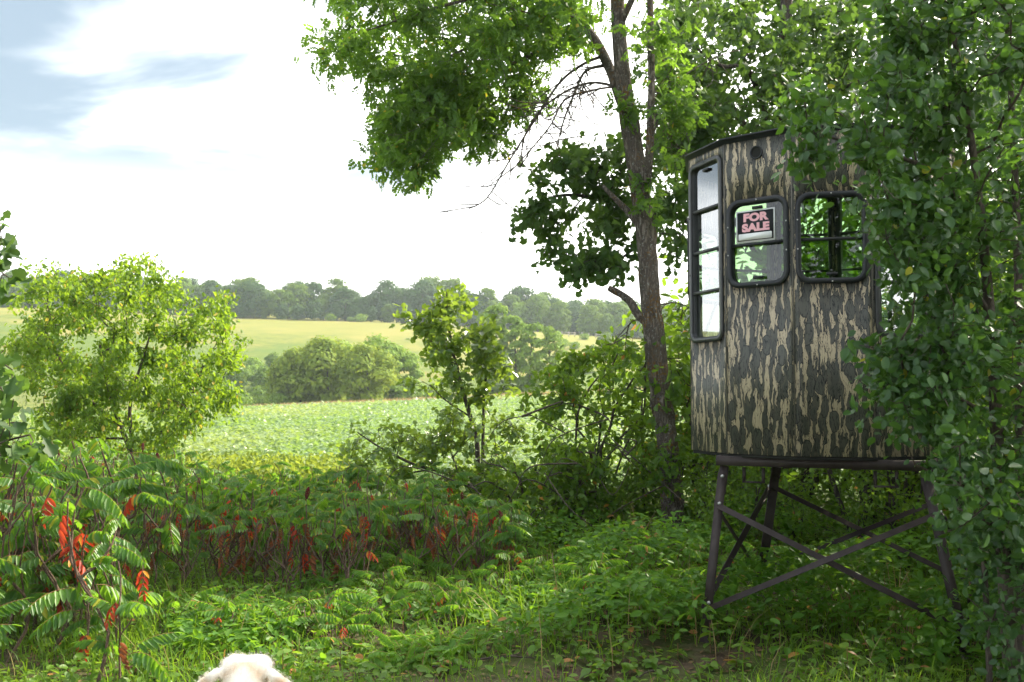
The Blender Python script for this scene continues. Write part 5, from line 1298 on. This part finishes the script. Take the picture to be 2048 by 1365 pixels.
def sticks():
    r = np.random.default_rng(97); t_ = 0
    for u, y, L, a in ((1010, 5.78, .34, .1), (1170, 6.15, .25, 2.2), (1310, 5.6, .3, .5), (900, 5.62, .22, 2.8)):
        x = GX(u, y); t = Tree(300 + t_); d = np.array([math.cos(a), math.sin(a), 0]) * L; t_ += 1; b = np.array([x, y, float(terrain(x, y)) + .012])
        t.limb([b - d / 2, b + [0, .015, .01], b + d / 2], .006, .004, False, 4, .003); t.limb([b, b + d * .2 + [.03, .05, .02]], .004, .002)
        tag(obj('fallen_twig', t.wood('fallen_twig', M['twig_bark'], b), None, b), 'thin grey fallen twig lying on the bare soil', 'twig', 'fallen twigs on the bare soil')
sticks()
def wild_grass():
    r = np.random.default_rng(99)
    for i, (u, y, h) in enumerate(((1800, 6.15, .42), (1850, 6.0, .40), (1690, 6.9, .55), (1780, 6.7, .50), (1270, 9.6, .75))):
        x = GX(u, y); n = 16; rr = r.normal(size=n) * .05
        A, Fs = blades(r, x + rr, y + r.normal(size=n) * .05, np.full(n, float(terrain(x, y))), r.uniform(.7, 1.1, n) * h, .0042, .8, 5)
        base = np.array([x, y, float(terrain(x, y))])
        t = thing('grass_clump', 'clump of tall dry seed-headed grass under the tower' if i < 4 else 'clump of tall dry grass at the foot of the ash tree', 'grass', base, 0, 'dry grass clumps' if i < 4 else None)
        obj('blades', mesh_np('grass_clump', A - base, Fs, M['dry_grass']), t)
wild_grass()

# ------------------------------------------------------------------ dog
M['fur_hair'] = leaf_mat('fur_hair', (0.80, 0.73, 0.60), (0.93, 0.90, 0.83), (0.93, 0.88, 0.78), 0.35, 0.6, 0.2)
def dog():
    top = PX(490, 1312, 3.0); hx, hy, hz = top[0], top[1], top[2]
    mb = bpy.data.metaballs.new('dogm'); mb.resolution = 0.016; mb.render_resolution = 0.016; mb.threshold = 0.6
    def el(p, rad, sx=1., sy=1., sz=1., rot=None, neg=False):
        e = mb.elements.new(type='ELLIPSOID'); e.co = p; e.radius = rad; e.size_x, e.size_y, e.size_z = sx, sy, sz
        if rot is not None: e.rotation = Quaternion(rot[0], rot[1])
        e.use_negative = neg
    # local frame: origin on the ground under the shoulders, +Y is where the dog looks (away from the lane)
    zt = hz
    el((0, .02, zt - .085), .135, .88, .95, .82)             # skull
    el((.038, .03, zt - .046), .056, 1, 1.1, .75); el((-.038, .03, zt - .046), .056, 1, 1.1, .75)
    el((0, .13, zt - .125), .095, .68, 1.25, .62); el((0, .20, zt - .135), .07, .75, 1.0, .66)   # muzzle
    for s in (-1, 1):                                         # ears folded down at the sides
        el((s * .094, -.015, zt - .070), .052, 1.0, .70, .50, (Vector((0, 1, 0)), s * .8)); el((s * .124, -.005, zt - .108), .058, .50, .80, 1.0); el((s * .108, .01, zt - .155), .045, .40, .85, 1.0)
    el((0, -.05, zt - .17), .13, .72, .8, 1.0); el((0, -.11, zt - .26), .16, .72, .85, 1.0); el((0, -.17, zt - .36), .20, .75, .9, .95)   # neck
    el((0, -.24, .40), .25, .62, .85, .78); el((0, -.42, .42), .24, .60, 1.1, .70); el((0, -.60, .45), .20, .62, 1.0, .68); el((0, -.74, .46), .20, .62, .85, .72)   # trunk
    for s in (-1, 1):
        el((s * .085, -.20, .33), .11, .62, .75, 1.2); el((s * .088, -.20, .20), .075, .62, .70, 1.6); el((s * .088, -.195, .09), .062, .62, .68, 1.5); el((s * .088, -.17, .025), .058, .72, 1.15, .52)
        el((s * .085, -.76, .36), .14, .58, .95, 1.1); el((s * .088, -.74, .24), .085, .60, .80, 1.2); el((s * .088, -.80, .16), .066, .56, .85, 1.1); el((s * .088, -.81, .08), .06, .56, .66, 1.4); el((s * .088, -.785, .022), .058, .70, 1.1, .5)
    for i in range(6): f = i / 5; el((0, -.90 - .20 * f, .50 - .14 * f + .05 * f * f), .06 - .022 * f, .8, 1.1, .8)
    o = bpy.data.objects.new('dogm', mb); C.objects.link(o)
    bpy.context.view_layer.update()
    me = bpy.data.meshes.new_from_object(o.evaluated_get(bpy.context.evaluated_depsgraph_get())); bpy.data.objects.remove(o)
    n = len(me.vertices); co_ = np.zeros(n * 3, np.float32); me.vertices.foreach_get('co', co_); P = co_.reshape(-1, 3).astype(float)
    mx = P[:, 2].max(); P[:, 2] -= (mx - zt) * np.clip(P[:, 2] / mx, 0, 1)
    me.vertices.foreach_set('co', P.astype(np.float32).ravel())
    tan = np.clip(np.exp(-(((np.abs(P[:, 0]) - .112) / .018) ** 2)) * (P[:, 2] > zt - .2) * (P[:, 2] < zt - .05) * .9 + .65 * np.exp(-((np.abs(P[:, 0]) - .018 - (zt - .018 - P[:, 2]) * 1.1) / .016) ** 2) * (P[:, 1] < .03) * (P[:, 2] < zt - .012) * (P[:, 2] > zt - .09), 0, 1)
    ca = me.color_attributes.new('tan', 'FLOAT_COLOR', 'POINT'); ca.data.foreach_set('color', np.repeat(tan[:, None], 4, 1).astype(np.float32).ravel())
    me.polygons.foreach_set('use_smooth', np.ones(len(me.polygons), bool)); me.materials.clear(); me.materials.append(M['fur'])
    me.update()
    t = thing('dog', 'cream-coloured dog looking out over the grass, only the top of its head and ears showing', 'dog', (hx, hy, float(terrain(hx, hy))))
    body = obj('body', me, t)
    r = np.random.default_rng(12); nf = len(me.polygons); ctr = np.zeros(nf * 3, np.float32); nrm = np.zeros(nf * 3, np.float32); me.polygons.foreach_get('center', ctr); me.polygons.foreach_get('normal', nrm)
    ctr = ctr.reshape(-1, 3); nrm = nrm.reshape(-1, 3); hd = np.where(ctr[:, 2] > zt - .22)[0]; pk = r.choice(hd, 16000)
    p = ctr[pk] + r.normal(size=(16000, 3)) * .005; d = nrm[pk] * .5 + np.array([0, -.75, -.25]) + r.normal(size=(16000, 3)) * .22; d[:, 0] += np.sign(p[:, 0]) * .25
    d /= np.linalg.norm(d, axis=1, keepdims=True); L = r.uniform(.003, .006, 16000)[:, None]; sd = np.cross(d, r.normal(size=(16000, 3))); sd /= np.linalg.norm(sd, axis=1, keepdims=True)
    V = np.stack([p - sd * .0008 - d * .003, p + sd * .0008 - d * .003, p + d * L], 1).reshape(-1, 3)
    stuff(obj('fur', mesh_np('dog_fur', V, np.arange(48000).reshape(-1, 3), M['fur_hair']), t))
    for s in (-1, 1):
        e = MB(); V = []; Fs = []; N = 8
        for i in range(5):
            a = math.pi * i / 4
            for j in range(N): V.append((.009 * math.sin(a) * math.cos(2*math.pi*j/N) + s * .045, .108 + .009 * math.cos(a), .009 * math.sin(a) * math.sin(2*math.pi*j/N) + zt - .088))
        for i in range(4): Fs += [(i*N+j, i*N+(j+1) % N, (i+1)*N+(j+1) % N, (i+1)*N+j) for j in range(N)]
        obj('eye', e.add(V, Fs).mesh('dog_eye', M['black_frame'], True), t)
    obj('nose', MB().box((0, .268, zt - .122), .019, .012, .014).mesh('dog_nose', M['black_frame']), t)
dog()

# ------------------------------------------------------------------ air
def haze():
    m, k = mat('haze'); k.t.nodes.clear()
    v = k.n('ShaderNodeVolumePrincipled', {'Color': (0.80, 0.91, 1.0, 1), 'Density': HAZE, 'Anisotropy': 0.25})
    k.n('ShaderNodeOutputMaterial', {'Volume': v.outputs[0]})
    x0, x1, y0, y1 = -1550, 1550, -170, 3050
    z1 = 64.0
    o = obj('haze', MB().box(((x0 + x1) / 2, (y0 + y1) / 2, (z1 - 8) / 2), (x1 - x0) / 2, (y1 - y0) / 2, (z1 + 8) / 2).mesh('haze', m))
    stuff(tag(o, 'thin pale summer haze over the fields and the far wood', 'haze'))
HAZE = 0.0003
if HAZE > 0: haze()
print('script', round(time.time() - T0, 1), 's', len(C.objects), 'objects', sum(len(m.polygons) for m in bpy.data.meshes), 'faces')
